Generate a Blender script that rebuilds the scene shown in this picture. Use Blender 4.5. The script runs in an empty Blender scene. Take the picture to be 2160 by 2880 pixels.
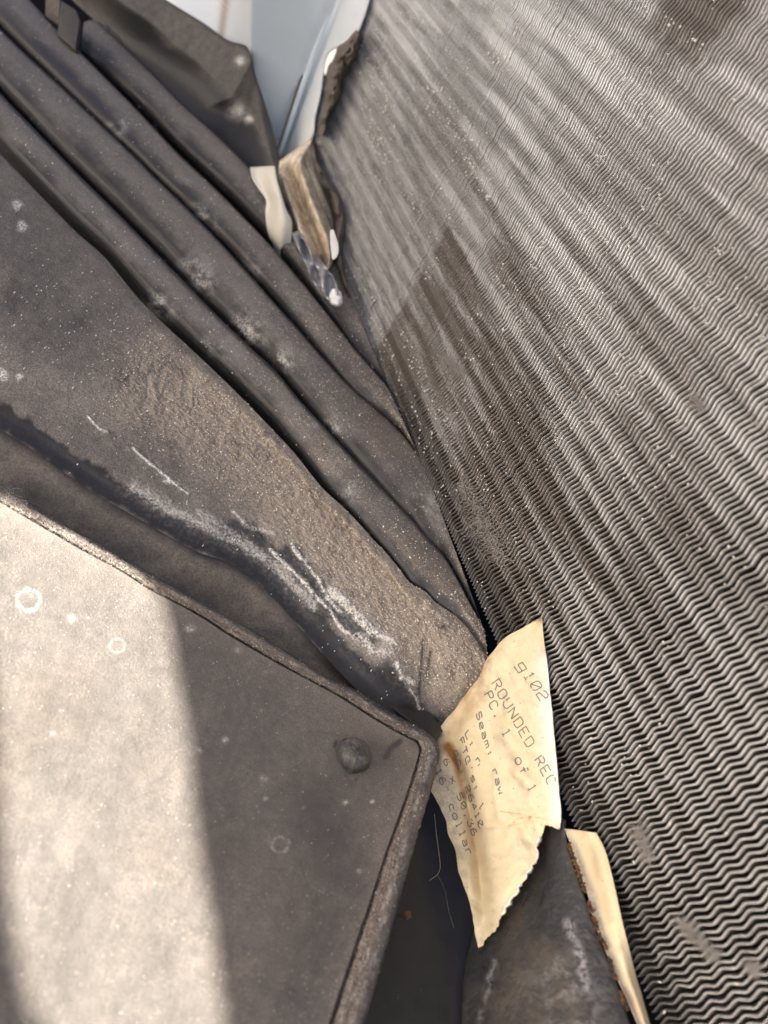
import bpy, math, random
import numpy as np
from mathutils import Matrix, Vector
random.seed(7); rng = np.random.default_rng(7)
SC = bpy.context.scene
COL = SC.collection

# ------------------------------------------------------------------ camera, sky, sun, exposure
F = 2200.0                      # focal length in photo pixels (photo is 2160 x 2880)
D = 0.28                        # metres to the plane in focus
# the photographed place is a box corner: X runs along the coil, Y is the coil's normal, Z is up (parallel to the fins)
AX = np.array([-0.27021662, 0.74462157, -0.61034555])
AZ = np.array([0.45957408, 0.65680169, 0.59783209])
AX /= np.linalg.norm(AX); AZ -= AX*(AX@AZ); AZ /= np.linalg.norm(AZ)
AY = np.cross(AZ, AX)
ROT = np.array([AX, AY, AZ])    # camera axes -> world axes
CAM = np.array([0.0, 0.6844*D, 0.742*D])
cam = bpy.data.cameras.new('camera'); cam_o = bpy.data.objects.new('camera', cam); COL.objects.link(cam_o)
M = Matrix.Identity(4)
for i in range(3):
    for j in range(3): M[i][j] = ROT[i, j]
    M[i][3] = CAM[i]
cam_o.matrix_world = M
cam.sensor_fit = 'VERTICAL'; cam.sensor_height = 36.0; cam.lens = 36.0*F/2880.0
cam.clip_start = 0.005; cam.clip_end = 200.0
cam.dof.use_dof = True; cam.dof.focus_distance = 1.05*D; cam.dof.aperture_fstop = cam.lens/2.6
SC.camera = cam_o

SUN_CAM = np.array([-0.50, 0.40, 0.77]); SUN_CAM /= np.linalg.norm(SUN_CAM)
SUN = ROT@SUN_CAM               # direction towards the sun, world
sun_el = math.asin(SUN[2]); sun_az = math.atan2(SUN[0], SUN[1])
world = bpy.data.worlds.new('World'); SC.world = world; world.use_nodes = True
wn = world.node_tree.nodes; wl = world.node_tree.links
sky = wn.new('ShaderNodeTexSky'); sky.sky_type = 'NISHITA'; sky.sun_disc = False
sky.sun_elevation = sun_el; sky.sun_rotation = sun_az
sky.air_density = 0.5; sky.dust_density = 5.0; sky.ozone_density = 0.3
wl.new(sky.outputs[0], wn['Background'].inputs[0]); wn['Background'].inputs[1].default_value = 0.05
sun = bpy.data.lights.new('sun', 'SUN'); sun.energy = 5.0; sun.angle = math.radians(0.42); sun.color = (1.0, 0.94, 0.86)
sun_o = bpy.data.objects.new('sun', sun); COL.objects.link(sun_o)
sun_o.rotation_euler = Vector(SUN).to_track_quat('Z', 'Y').to_euler()
SC.view_settings.view_transform = 'Standard'; SC.view_settings.look = 'None'
SC.view_settings.exposure = 2.42; SC.view_settings.gamma = 1.0
SC.render.engine = 'CYCLES'
SC.cycles.max_bounces = 8; SC.cycles.use_denoising = True

# ------------------------------------------------------------------ geometry of sight lines
def rays(p):
    p = np.atleast_2d(np.asarray(p, float))
    c = np.stack([(p[:, 0]-1080)/F, -(p[:, 1]-1440)/F, -np.ones(len(p))], 1)
    return c@ROT.T
def at_z(p, z):                 # points at depth z (units of D)
    return CAM + rays(p)*(np.asarray(z, float)*D).reshape(-1, 1)
def at_h(p, h):                 # points on the horizontal plane(s) Z = h*D
    r = rays(p); return CAM + r*((np.asarray(h, float)*D - CAM[2])/r[:, 2]).reshape(-1, 1)
def at_y(p, y):
    r = rays(p); return CAM + r*((np.asarray(y, float)*D - CAM[1])/r[:, 1]).reshape(-1, 1)
def at_x(p, x):
    r = rays(p); return CAM + r*((np.asarray(x, float)*D - CAM[0])/r[:, 0]).reshape(-1, 1)

def spline(pts, n):             # Catmull-Rom through the points, resampled by length
    p = np.asarray(pts, float)
    if len(p) == 2: return p[0]+(p[1]-p[0])*np.linspace(0, 1, n)[:, None]
    q = np.vstack([2*p[0]-p[1], p, 2*p[-1]-p[-2]]); out = []
    t = np.linspace(0, 1, 24, endpoint=False)[:, None]
    for i in range(len(p)-1):
        a, b, c, d = q[i], q[i+1], q[i+2], q[i+3]
        out.append(.5*(2*b+(c-a)*t+(2*a-5*b+4*c-d)*t*t+(3*b-a-3*c+d)*t**3))
    out.append(p[-1:]); o = np.vstack(out)
    s = np.concatenate([[0], np.cumsum(np.linalg.norm(np.diff(o[:, :2], axis=0), axis=1))]); s /= s[-1]
    u = np.linspace(0, 1, n)
    return np.stack([np.interp(u, s, o[:, k]) for k in range(o.shape[1])], 1)

def hash2(ix, iy, seed):
    h = (ix.astype(np.int64)*374761393 + iy.astype(np.int64)*668265263 + seed*1442695041) & 0xffffffff
    h = ((h ^ (h >> 13))*1274126177) & 0xffffffff
    return ((h ^ (h >> 16)) & 0xffff)/65535.0
def vnoise(x, y, seed=0):
    x = np.asarray(x, float); y = np.asarray(y, float)
    ix = np.floor(x).astype(np.int64); iy = np.floor(y).astype(np.int64); fx = x-ix; fy = y-iy
    fx = fx*fx*(3-2*fx); fy = fy*fy*(3-2*fy)
    a = hash2(ix, iy, seed); b = hash2(ix+1, iy, seed); c = hash2(ix, iy+1, seed); d = hash2(ix+1, iy+1, seed)
    return (a*(1-fx)+b*fx)*(1-fy)+(c*(1-fx)+d*fx)*fy
def fbm(x, y, seed=0, o=4):
    s = 0; a = .5; t = 0
    for k in range(o):
        s = s+a*vnoise(x, y, seed+k*17); t += a; a *= .5; x = np.asarray(x)*2.03+5.1; y = np.asarray(y)*2.03+2.7
    return s/t
def sstep(a, b, x):
    t = np.clip((x-a)/(b-a), 0, 1); return t*t*(3-2*t)
def seg_dist(px, poly):         # distance in photo pixels to a polyline
    poly = np.asarray(poly, float); best = np.full(len(px), 1e9)
    for a, b in zip(poly[:-1], poly[1:]):
        d = b-a; t = np.clip(((px-a)@d)/(d@d), 0, 1); best = np.minimum(best, np.linalg.norm(px-a-t[:, None]*d, axis=1))
    return best

# ------------------------------------------------------------------ objects
def put(o, parent=None):
    COL.objects.link(o)
    if parent: o.parent = parent; o.matrix_parent_inverse = parent.matrix_world.inverted()
    return o
def root(name, loc, label, cat, group=None):
    o = bpy.data.objects.new(name, None); o.empty_display_size = .01
    o.location = tuple(loc); o.matrix_world = Matrix.Translation(tuple(loc)); COL.objects.link(o)
    o['label'] = label; o['category'] = cat
    if group: o['group'] = group
    return o
def tag(o, label, cat, group=None, kind=None):
    o['label'] = label; o['category'] = cat
    if group: o['group'] = group
    if kind: o['kind'] = kind
    return o
def mesh_obj(name, verts, faces, mat, parent=None, attrs=None, smooth=True):
    me = bpy.data.meshes.new(name)
    verts = np.asarray(verts, float)
    if isinstance(faces, np.ndarray) and faces.ndim == 2:
        n, k = faces.shape
        me.vertices.add(len(verts)); me.vertices.foreach_set('co', verts.ravel())
        me.loops.add(n*k); me.loops.foreach_set('vertex_index', faces.ravel().astype(np.int32))
        me.polygons.add(n); me.polygons.foreach_set('loop_start', (np.arange(n)*k).astype(np.int32))
        me.update(calc_edges=True)
    else:
        me.from_pydata(verts.tolist(), [], [list(f) for f in faces])
    me.polygons.foreach_set('use_smooth', [smooth]*len(me.polygons))
    for k, a in (attrs or {}).items():
        at = me.attributes.new(k, 'FLOAT', 'POINT'); at.data.foreach_set('value', np.asarray(a, np.float32))
    me.validate(); me.update()
    if mat: me.materials.append(mat)
    o = bpy.data.objects.new(name, me)
    return put(o, parent)
def grid_faces(nv, nu, wrap=False):
    i = np.arange(nv-1)[:, None]; j = np.arange(nu if wrap else nu-1)[None, :]; j2 = (j+1) % nu
    return np.stack([i*nu+j+0*j2, i*nu+j2, (i+1)*nu+j2, (i+1)*nu+j+0*j2], -1).reshape(-1, 4)
def facing(P, nv, nu):
    """quads of a grid, wound so that they face the lens side"""
    f = grid_faces(nv, nu); p = P.reshape(-1, 3)
    a, b, c = p[f[:, 0]], p[f[:, 1]], p[f[:, 2]]
    n = np.cross(b-a, c-b); s = np.sum(n*(CAM-a), 1).sum()
    return f if s > 0 else f[:, ::-1].copy()
def thick(o, t):
    m = o.modifiers.new('thickness', 'SOLIDIFY'); m.thickness = t; m.offset = -1; m.use_rim = True
    return o
def loft(rows, nu, nv):
    """rows: list of (polyline pixels, height polyline values or scalar); returns pixel grid and heights nv x nu"""
    L = []
    for px, h in rows:
        px = np.asarray(px, float)
        h = np.full(len(px), h, float) if np.isscalar(h) else np.asarray(h, float)
        L.append(spline(np.column_stack([px, h]), nu))
    L = np.stack(L)                       # rows x nu x 3
    return L if nv is None else np.stack([spline(L[:, k], nv) for k in range(nu)], 1)

# ------------------------------------------------------------------ materials
class NT:
    def __init__(s, name):
        s.m = bpy.data.materials.new(name); s.m.use_nodes = True
        s.t = s.m.node_tree; s.b = s.t.nodes['Principled BSDF']; s.pos = None
    def n(s, typ, **kw):
        o = s.t.nodes.new(typ)
        for k, v in kw.items(): setattr(o, k, v)
        return o
    def set(s, sock, val):
        if hasattr(val, 'is_output') or isinstance(val, bpy.types.NodeSocket): s.t.links.new(val, sock)
        else: sock.default_value = val
    def coords(s):
        if s.pos is None: s.pos = s.n('ShaderNodeNewGeometry').outputs['Position']
        return s.pos
    def noise(s, scale, detail=4, rough=.6, dist=0.0, vec=None):
        o = s.n('ShaderNodeTexNoise'); s.set(o.inputs['Vector'], vec or s.coords())
        o.inputs['Scale'].default_value = scale; o.inputs['Detail'].default_value = detail
        o.inputs['Roughness'].default_value = rough; o.inputs['Distortion'].default_value = dist
        return o.outputs['Fac']
    def voro(s, scale, feat='F1'):
        o = s.n('ShaderNodeTexVoronoi', feature=feat); s.set(o.inputs['Vector'], s.coords()); o.inputs['Scale'].default_value = scale
        return o.outputs['Distance']
    def ramp(s, x, a, b, lo=0.0, hi=1.0):
        o = s.n('ShaderNodeMapRange', interpolation_type='SMOOTHSTEP'); s.set(o.inputs[0], x)
        for i, v in zip((1, 2, 3, 4), (a, b, lo, hi)): s.set(o.inputs[i], v)
        return o.outputs[0]
    def math(s, op, a, b=0.0, c=0.0):
        o = s.n('ShaderNodeMath', operation=op); s.set(o.inputs[0], a); s.set(o.inputs[1], b); s.set(o.inputs[2], c); return o.outputs[0]
    def mix(s, f, a, b):
        o = s.n('ShaderNodeMix', data_type='RGBA'); s.set(o.inputs['Factor'], f)
        s.set(o.inputs['A'], a if not isinstance(a, tuple) else (*a, 1)); s.set(o.inputs['B'], b if not isinstance(b, tuple) else (*b, 1))
        return o.outputs['Result']
    def attr(s, name):
        return s.n('ShaderNodeAttribute', attribute_name=name).outputs['Fac']
    def bump(s, h, dist, strength=1.0, normal=None):
        o = s.n('ShaderNodeBump'); o.inputs['Strength'].default_value = strength; o.inputs['Distance'].default_value = dist
        s.set(o.inputs['Height'], h)
        if normal: s.set(o.inputs['Normal'], normal)
        return o.outputs['Normal']
    def out(s, color=None, rough=None, metal=None, normal=None, spec=None):
        for nm, v in (('Base Color', color), ('Roughness', rough), ('Metallic', metal), ('Normal', normal), ('Specular IOR Level', spec)):
            if v is None: continue
            if nm == 'Base Color' and isinstance(v, tuple): v = (*v, 1)
            s.set(s.b.inputs[nm], v)
        return s.m

def dusty_black(name, bare=(.023, .024, .028), dust=(.32, .295, .27), pale=(.82, .79, .73), grain=1500, grain_h=.00035, brown=(.385, .33, .27)):
    k = NT(name)
    d = k.attr('dust'); p = k.attr('pale'); br = k.attr('brown')
    fine = k.noise(grain, 3, .65); mid = k.noise(260, 5, .6); big = k.noise(60, 4, .6)
    nz = k.math('ADD', k.math('MULTIPLY', k.math('SUBTRACT', mid, .5), .60), k.math('MULTIPLY', k.math('SUBTRACT', big, .5), .40))
    dn = k.math('ADD', d, k.math('MULTIPLY', nz, k.ramp(d, 0.0, .35, .12, 1.0)))
    dn = k.math('MULTIPLY', dn, k.ramp(fine, .28, .68, .55, 1.25))
    dn = k.math('MINIMUM', k.math('MAXIMUM', dn, 0.0), 1.15)
    dcol = k.mix(br, dust, brown)
    col = k.mix(dn, bare, dcol)
    pn = k.math('MULTIPLY', p, k.ramp(k.noise(1100, 5, .75), .40, .58, .12, 1.3))
    col = k.mix(k.math('MINIMUM', pn, 1.0), col, pale)
    # sparse pale specks
    sp = k.ramp(k.voro(900), .10, .05); spm = k.ramp(k.noise(420, 2), .5, .62)
    col = k.mix(k.math('MULTIPLY', k.math('MULTIPLY', sp, spm), k.math('MINIMUM', k.math('ADD', d, .15), .8)), col, (.42, .38, .32))
    h = k.math('MULTIPLY', fine, k.ramp(d, 0.0, .7, .25, 1.0))
    h = k.math('ADD', h, k.math('MULTIPLY', k.noise(grain*.45, 3, .6), .6))
    nrm = k.bump(h, grain_h, .8)
    ro = k.ramp(dn, 0, .8, .45, .95)
    return k.out(col, ro, 0.0, nrm, k.ramp(dn, 0, .7, .36, .12))

M_liner = dusty_black('dusty_black_liner', grain=1300, grain_h=.00042)
M_panel = dusty_black('dusty_panel_paint', bare=(.055, .053, .054), dust=(.26, .235, .21), pale=(.60, .57, .52), brown=(.30, .245, .19), grain=2100, grain_h=.00022)
M_grain = NT('dust_grain'); M_grain = M_grain.out(M_grain.mix(M_grain.ramp(M_grain.noise(700, 1), .4, .6), (.80, .71, .59), (.42, .355, .28)), .9)
M_fleck = NT('pale_fleck').out((.80, .78, .73), .7)

def m_fin():
    k = NT('dull_aluminium')
    pos = k.n('ShaderNodeSeparateXYZ'); k.set(pos.inputs[0], k.coords()); X_, Y_, Z_ = pos.outputs
    n1 = k.noise(120, 4, .6); n2 = k.noise(1500, 3, .6); n3 = k.noise(28, 3, .55)
    st = k.n('ShaderNodeMapping'); k.set(st.inputs['Vector'], k.coords()); st.inputs['Scale'].default_value = (.10, .05, 1.0)
    band = k.math('ADD', k.math('MULTIPLY', k.noise(75, 2, .6, vec=st.outputs[0]), .6), k.math('MULTIPLY', k.noise(210, 3, .7, vec=st.outputs[0]), .4)); crumb = k.noise(700, 4, .7, vec=st.outputs[0])
    alu = k.mix(n1, (.78, .77, .745), (.94, .935, .92))
    # dust: heavy low down, in bands along the tube rows; paler tone over the far fins, ending along one fin
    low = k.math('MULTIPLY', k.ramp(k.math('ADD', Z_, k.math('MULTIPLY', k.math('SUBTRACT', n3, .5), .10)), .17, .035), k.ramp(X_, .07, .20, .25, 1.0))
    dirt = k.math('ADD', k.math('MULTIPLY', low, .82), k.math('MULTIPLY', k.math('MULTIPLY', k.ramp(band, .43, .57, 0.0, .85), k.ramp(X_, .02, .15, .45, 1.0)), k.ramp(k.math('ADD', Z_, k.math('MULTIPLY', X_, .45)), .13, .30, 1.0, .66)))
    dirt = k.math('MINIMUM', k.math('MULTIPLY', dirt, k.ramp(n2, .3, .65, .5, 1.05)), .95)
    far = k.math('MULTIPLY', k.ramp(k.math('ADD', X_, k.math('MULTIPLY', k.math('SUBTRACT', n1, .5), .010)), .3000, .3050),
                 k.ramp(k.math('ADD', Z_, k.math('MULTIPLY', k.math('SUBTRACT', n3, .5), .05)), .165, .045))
    spot = k.n('ShaderNodeVectorMath', operation='DISTANCE'); k.set(spot.inputs[0], k.coords()); spot.inputs[1].default_value = tuple(at_y([(1990, -20)], 0)[0])
    dirt = k.math('MAXIMUM', dirt, k.math('MULTIPLY', k.ramp(k.math('ADD', spot.outputs['Value'], k.math('MULTIPLY', k.math('SUBTRACT', n1, .5), .03)), .034, .012), .9))
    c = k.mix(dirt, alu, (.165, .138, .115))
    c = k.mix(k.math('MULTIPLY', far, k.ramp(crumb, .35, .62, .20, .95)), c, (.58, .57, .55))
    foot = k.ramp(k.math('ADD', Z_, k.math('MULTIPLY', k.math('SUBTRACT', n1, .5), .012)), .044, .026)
    c = k.mix(k.math('MULTIPLY', k.math('MULTIPLY', foot, k.ramp(X_, .30, .24)), .80), c, (.075, .072, .068))  # shade at the foot of the fins, painted into the colour
    deep = k.ramp(Y_, -.0003, -.0021)                     # shade between the fins, put into their colour
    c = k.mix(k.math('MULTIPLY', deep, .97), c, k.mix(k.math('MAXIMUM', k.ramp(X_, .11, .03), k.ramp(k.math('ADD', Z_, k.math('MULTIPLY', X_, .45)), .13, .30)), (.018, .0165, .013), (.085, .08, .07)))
    met = k.math('MULTIPLY', k.math('SUBTRACT', 1.0, k.math('MAXIMUM', k.math('MAXIMUM', dirt, far), deep)), .45)
    nrm = k.bump(k.noise(1100, 3, .6), .00030, .7)
    return k.out(c, k.ramp(n1, .3, .7, .26, .5), met, nrm)
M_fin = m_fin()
M_shade_sheet = NT('coil_shade_dark').out((.03, .027, .02), .9)

def m_galv():
    k = NT('galvanised_steel')
    r = k.attr('rust'); w = k.attr('oxide')
    n = k.noise(90, 5, .65); n2 = k.noise(900, 3, .6)
    c = k.mix(n, (.74, .85, .90), (.82, .90, .94))
    c = k.mix(k.math('MULTIPLY', w, k.ramp(n2, .3, .6, .5, 1.0)), c, (.90, .91, .90))
    c = k.mix(k.math('MULTIPLY', r, k.ramp(n, .35, .6, .4, 1.1)), c, (.30, .20, .12))
    met = k.math('MULTIPLY', k.math('SUBTRACT', 1.0, k.math('MAXIMUM', w, r)), .08)
    return k.out(c, k.ramp(n, .3, .7, .42, .6), met, k.bump(n2, .0002, .4))
M_galv = m_galv()

def m_paper():
    k = NT('aged_paper')
    st = k.attr('stain'); gr = k.attr('grey'); bl = k.attr('edge_sheen')
    n = k.noise(140, 5, .6); n2 = k.noise(1400, 4, .6)
    c = k.mix(n, (.70, .58, .36), (.76, .67, .47))
    c = k.mix(bl, c, (.84, .815, .75))  # sheen along the right edge, painted as a paler colour
    c = k.mix(k.math('MULTIPLY', st, k.ramp(n, .35, .65, .45, 1.15)), c, (.29, .13, .035))
    c = k.mix(k.math('MULTIPLY', gr, k.ramp(n2, .3, .65, .45, 1.0)), c, (.35, .32, .28))
    c = k.mix(k.ramp(k.noise(1000, 2, .5), .70, .78), c, (.30, .20, .10))
    h = k.math('ADD', k.math('MULTIPLY', k.noise(330, 4, .6), .9), k.math('MULTIPLY', n2, .3))
    return k.out(c, .72, 0.0, k.bump(h, .0007, .55), .25)
M_paper = m_paper()
M_ink = NT('print_ink').out((.17, .155, .14), .85)
M_torn = NT('torn_paper_edge').out((.86, .83, .76), .85)
M_rust = NT('rusty_edge'); M_rust = M_rust.out(M_rust.mix(M_rust.ramp(M_rust.noise(700, 4), .4, .6), (.03, .02, .014), (.16, .07, .025)), .85, 0, M_rust.bump(M_rust.noise(1300, 3), .0004, .9))

def m_mastic():
    k = NT('black_mastic')
    d = k.attr('dust'); p = k.attr('pale')
    n = k.noise(120, 5, .65); n2 = k.noise(600, 4, .6)
    c = k.mix(k.math('MULTIPLY', d, k.ramp(n, .3, .65, .2, 1.0)), (.024, .024, .027), (.066, .055, .043))
    c = k.mix(k.math('MULTIPLY', p, k.ramp(n2, .38, .62, .05, 1.0)), c, (.34, .33, .34))
    h = k.math('ADD', k.math('MULTIPLY', n, 1.2), n2)
    return k.out(c, k.ramp(n2, .3, .7, .32, .7), 0.0, k.bump(h, .0005, .7))
M_mastic = m_mastic()
def m_shelf():
    k = NT('smooth_black_sheet')
    n = k.noise(200, 4); sp = k.math('MULTIPLY', k.ramp(k.voro(500), .06, .03), k.ramp(k.noise(160, 2), .5, .6))
    c = k.mix(n, (.024, .022, .023), (.040, .038, .038)); c = k.mix(sp, c, (.4, .38, .36))
    return k.out(c, k.ramp(n, .3, .7, .38, .52), 0.0, k.bump(k.noise(900, 3), .0001, .5), .3)
M_shelf = m_shelf()
M_rubber = NT('hem_rubber'); M_lint = NT('grey_lint').out((.42, .39, .36), .95); M_hair = NT('pale_hair').out((.62, .52, .36), .6)
M_tape = NT('cream_tape'); M_tape = M_tape.out(M_tape.mix(M_tape.noise(160, 5), (.68, .64, .53), (.80, .775, .69)), .5, 0, M_tape.bump(M_tape.noise(240, 4), .001, .5))
M_tape2 = NT('soiled_tape'); M_tape2 = M_tape2.out(M_tape2.mix(M_tape2.ramp(M_tape2.noise(150, 6, .7), .38, .62), (.46, .36, .245), (.80, .70, .54)), .6, 0, M_tape2.bump(M_tape2.noise(300, 4), .001, .6))
M_foil = NT('crumpled_foil'); M_foil = M_foil.out(M_foil.mix(M_foil.noise(250, 4), (.45, .46, .48), (.8, .8, .8)), .32, .8, M_foil.bump(M_foil.noise(320, 3), .003, .8))
M_crust = NT('brown_crust'); M_crust = M_crust.out(M_crust.mix(M_crust.noise(300, 5, .7), (.15, .122, .10), (.33, .28, .235)), .95, 0, M_crust.bump(M_crust.noise(520, 5, .7), .0025, .9))
M_white = NT('white_chip').out((.82, .83, .80), .6)
M_dark = NT('dark_cavity').out((.006, .006, .006), .9, spec=.05)
M_blocker = NT('blocker_grey').out((.10, .10, .10), .7)
M_hem = dusty_black('dusty_hem', bare=(.04, .04, .047), dust=(.26, .225, .195), brown=(.24, .19, .145), grain=1700, grain_h=.0005)

def m_rivet():
    k = NT('rivet_paint'); d = k.attr('dust'); n = k.noise(520, 4, .6); n2 = k.noise(1500, 3, .6)
    c = k.mix(k.math('MULTIPLY', d, k.ramp(n, .35, .6, .2, 1.0)), (.035, .036, .039), (.20, .178, .155))
    return k.out(c, k.ramp(n, .3, .7, .3, .6), 0.0, k.bump(k.math('ADD', n, k.math('MULTIPLY', n2, .4)), .0009, .8))
M_rivet = m_rivet()

# ------------------------------------------------------------------ the setting
g = 60.0
base = mesh_obj('ground', [(-g, -g, -.35), (g, -g, -.35), (g, g, -.35), (-g, g, -.35)], [(0, 1, 2, 3)], NT('grey_ground').out((.20, .19, .18), .9))
base['kind'] = 'structure'
b0 = [(-.3, -.4, -.045), (1.0, -.4, -.045), (1.0, .5, -.045), (-.3, .5, -.045)]
pan = mesh_obj('floor', [(x, y, z-.004) for x, y, z in b0]+[(x, y, z) for x, y, z in b0],
               [(3, 2, 1, 0), (4, 5, 6, 7), (0, 1, 5, 4), (1, 2, 6, 5), (2, 3, 7, 6), (3, 0, 4, 7)], M_dark, smooth=False)
pan['kind'] = 'structure'

# added unseen blocker behind the lens, shaped to throw the shade; its slot lets one strip of sun onto the folded panel
def make_sun_blocker():
    s = SUN; a = np.cross(s, [0, 0, 1.0]); a /= np.linalg.norm(a); b = np.cross(s, a); dist = .62
    c0 = at_z([(1080, 1440)], 1.0)[0] + s*dist
    def drop(P): return P + s*((c0-P)@s)[:, None]
    def uv(P): q = drop(P)-c0; return np.stack([q@a, q@b], 1)
    hole_px = [(-420, 1180), (-150, 1325), (60, 1432), (250, 1530), (385, 1612), (435, 1680), (462, 1790), (505, 2120), (550, 2480), (600, 2880), (680, 3500), (500, 3700),
               (230, 3250), (118, 2960), (44, 2790), (-4, 2600), (-26, 2400), (-36, 2000), (-70, 1700), (-340, 1500)]
    hole = uv(at_h(hole_px, .004))
    lim = uv(np.vstack([at_y([(2400, -300), (2400, 3200), (900, -300)], 0), at_h([(-300, 3300), (-300, 500)], 0), at_z([(-300, -300), (500, -300)], 2.6), at_z([(1400, -300)], 2.3)]))
    pts = sorted(map(tuple, np.vstack([lim, hole])))
    def half(q):
        h = []
        for p in q:
            while len(h) > 1 and (h[-1][0]-h[-2][0])*(p[1]-h[-2][1])-(h[-1][1]-h[-2][1])*(p[0]-h[-2][0]) <= 0: h.pop()
            h.append(p)
        return h[:-1]
    outer = np.array(half(pts)+half(pts[::-1])); mid = outer.mean(0); outer = mid+(outer-mid)*(1+.03/np.linalg.norm(outer-mid, axis=1))[:, None]
    import bmesh
    bm = bmesh.new(); ed = []
    for loop in (outer, hole):
        vs = [bm.verts.new(tuple(c0+a*p[0]+b*p[1])) for p in loop]
        ed += [bm.edges.new((vs[i], vs[(i+1) % len(vs)])) for i in range(len(vs))]
    bmesh.ops.triangle_fill(bm, edges=ed, use_beauty=True)
    me = bpy.data.meshes.new('sun_blocker'); bm.to_mesh(me); bm.free(); me.materials.append(M_blocker)
    o = put(bpy.data.objects.new('sun_blocker', me)); o['kind'] = 'structure'; thick(o, .003)
make_sun_blocker()

# ------------------------------------------------------------------ the coil
PITCH = .00641*D*1.0; PER = .02896*D; ZB = .0806*D; ZT = 1.06*D
coil = root('finned_coil', (0, 0, ZB), 'dusty aluminium coil of zigzag fins filling the right side', 'coil')
def fin_mesh(k):
    r = np.random.default_rng(100+k)
    n_half = int((ZT-ZB)/(PER/2)); zs = []; xs = []
    t = np.array([0, .10, .22, .5, .78, .90])
    tri = np.array([0, .05, .17, .5, .83, .95])
    for h in range(n_half):
        sgn = 1 if h % 2 == 0 else -1
        zs += list(ZB-.003*D+(h+t)*PER/2); xs += list(sgn*(tri-.5))
    zs = np.array(zs); xs = np.array(xs)*.62*PITCH
    xs = xs + PITCH*.16*(fbm(zs/.022, zs*0+k*3.7, 5+k, 3)-.5)*2*.55 + PITCH*.3*(fbm(zs/.04, zs*0+1.7, 5, 2)-.5)
    for q in range(r.integers(0, 4)):                       # a few knocked fins
        c = r.uniform(ZB, ZT); xs += PITCH*r.uniform(-.22, .22)*np.exp(-((zs-c)/.003)**2)
    tk = PITCH*.15
    prof = [(-tk*.75, -.058*D), (-tk, -.0016), (-tk*.95, -.00035), (-tk*.45, 0), (tk*.45, 0), (tk*.95, -.00035), (tk, -.0016), (tk*.75, -.058*D)]
    m = len(prof)
    dy = .00025*(fbm(zs/.004, zs*0+k*1.3, 40+k, 2)-.5)
    P = np.zeros((len(zs), m, 3))
    for j, (px, py) in enumerate(prof):
        P[:, j, 0] = xs+px; P[:, j, 1] = py+(dy if py > -.005 else 0); P[:, j, 2] = zs-ZB
    f = grid_faces(len(zs), m)
    return P.reshape(-1, 3), f[:, ::-1].copy()
fin_data = []
for k in range(14):
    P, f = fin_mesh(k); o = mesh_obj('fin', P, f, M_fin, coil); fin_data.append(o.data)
    if k == 0: first_fin = o
    o.location = (0, 0, 0); o.matrix_parent_inverse = Matrix.Identity(4)
protos = [o for o in coil.children]
X0 = -.075*D; n_fin = int((1.838*D-X0)/PITCH); n_fin = min(n_fin, 300)
for i in range(n_fin):
    if i < 14: o = protos[i]
    else:
        o = protos[random.randrange(14)].copy(); COL.objects.link(o); o.parent = coil; o.matrix_parent_inverse = Matrix.Identity(4)
    o.location = (X0+i*PITCH+(.10*math.sin(i*.21)+.08*math.sin(i*.083+1)+random.gauss(0, .02))*PITCH, random.gauss(0, .00008), 0)
    o.rotation_euler = (0, random.gauss(0, .0003), 0)
bx = [(X0-.01, -.075*D, ZB-.004), (1.85*D, -.075*D, ZB-.004), (1.85*D, -.060*D, ZB-.004), (X0-.01, -.060*D, ZB-.004)]
mesh_obj('coil_shade_sheet', bx+[(x, y, ZT+.004) for x, y, z in bx], [(3, 2, 1, 0), (4, 5, 6, 7), (0, 1, 5, 4), (1, 2, 6, 5), (2, 3, 7, 6), (3, 0, 4, 7)], M_shade_sheet, coil, smooth=False)  # added dark sheet standing for the deep shade behind the fins

# ------------------------------------------------------------------ scattered grains: real little lumps
OCT_V = np.array([(1, 0, 0), (-1, 0, 0), (0, 1, 0), (0, -1, 0), (0, 0, 1), (0, 0, -1)], float)
OCT_F = np.array([(0, 2, 4), (2, 1, 4), (1, 3, 4), (3, 0, 4), (2, 0, 5), (1, 2, 5), (3, 1, 5), (0, 3, 5)])
def lumps(name, P, size, mat, parent, stretch=None, seed=0):
    r = np.random.default_rng(seed); n = len(P)
    size = np.broadcast_to(size, (n,)).reshape(n, 1, 1)
    v = OCT_V[None]*(.55+.9*r.random((n, 6, 1)))*size
    if stretch is not None: v = v+stretch[:, None, :]*np.sign(OCT_V[None, :, :1])*size*1.0
    q = r.normal(size=(n, 3, 3)); q, _ = np.linalg.qr(q)
    if stretch is None: v = v@q
    v = v+P[:, None, :]
    f = OCT_F[None]+6*np.arange(n)[:, None, None]
    o = mesh_obj(name, v.reshape(-1, 3), f.reshape(-1, 3), mat, parent, smooth=False); o['kind'] = 'stuff'
    return o
def pick(P, w, n, seed):
    r = np.random.default_rng(seed); w = np.clip(w, 0, None).ravel(); w = w/w.sum()
    i = r.choice(len(w), n, p=w); p = P.reshape(-1, 3)[i].copy()
    return p+r.normal(size=p.shape)*np.array([.0004, .0004, 0])
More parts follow.
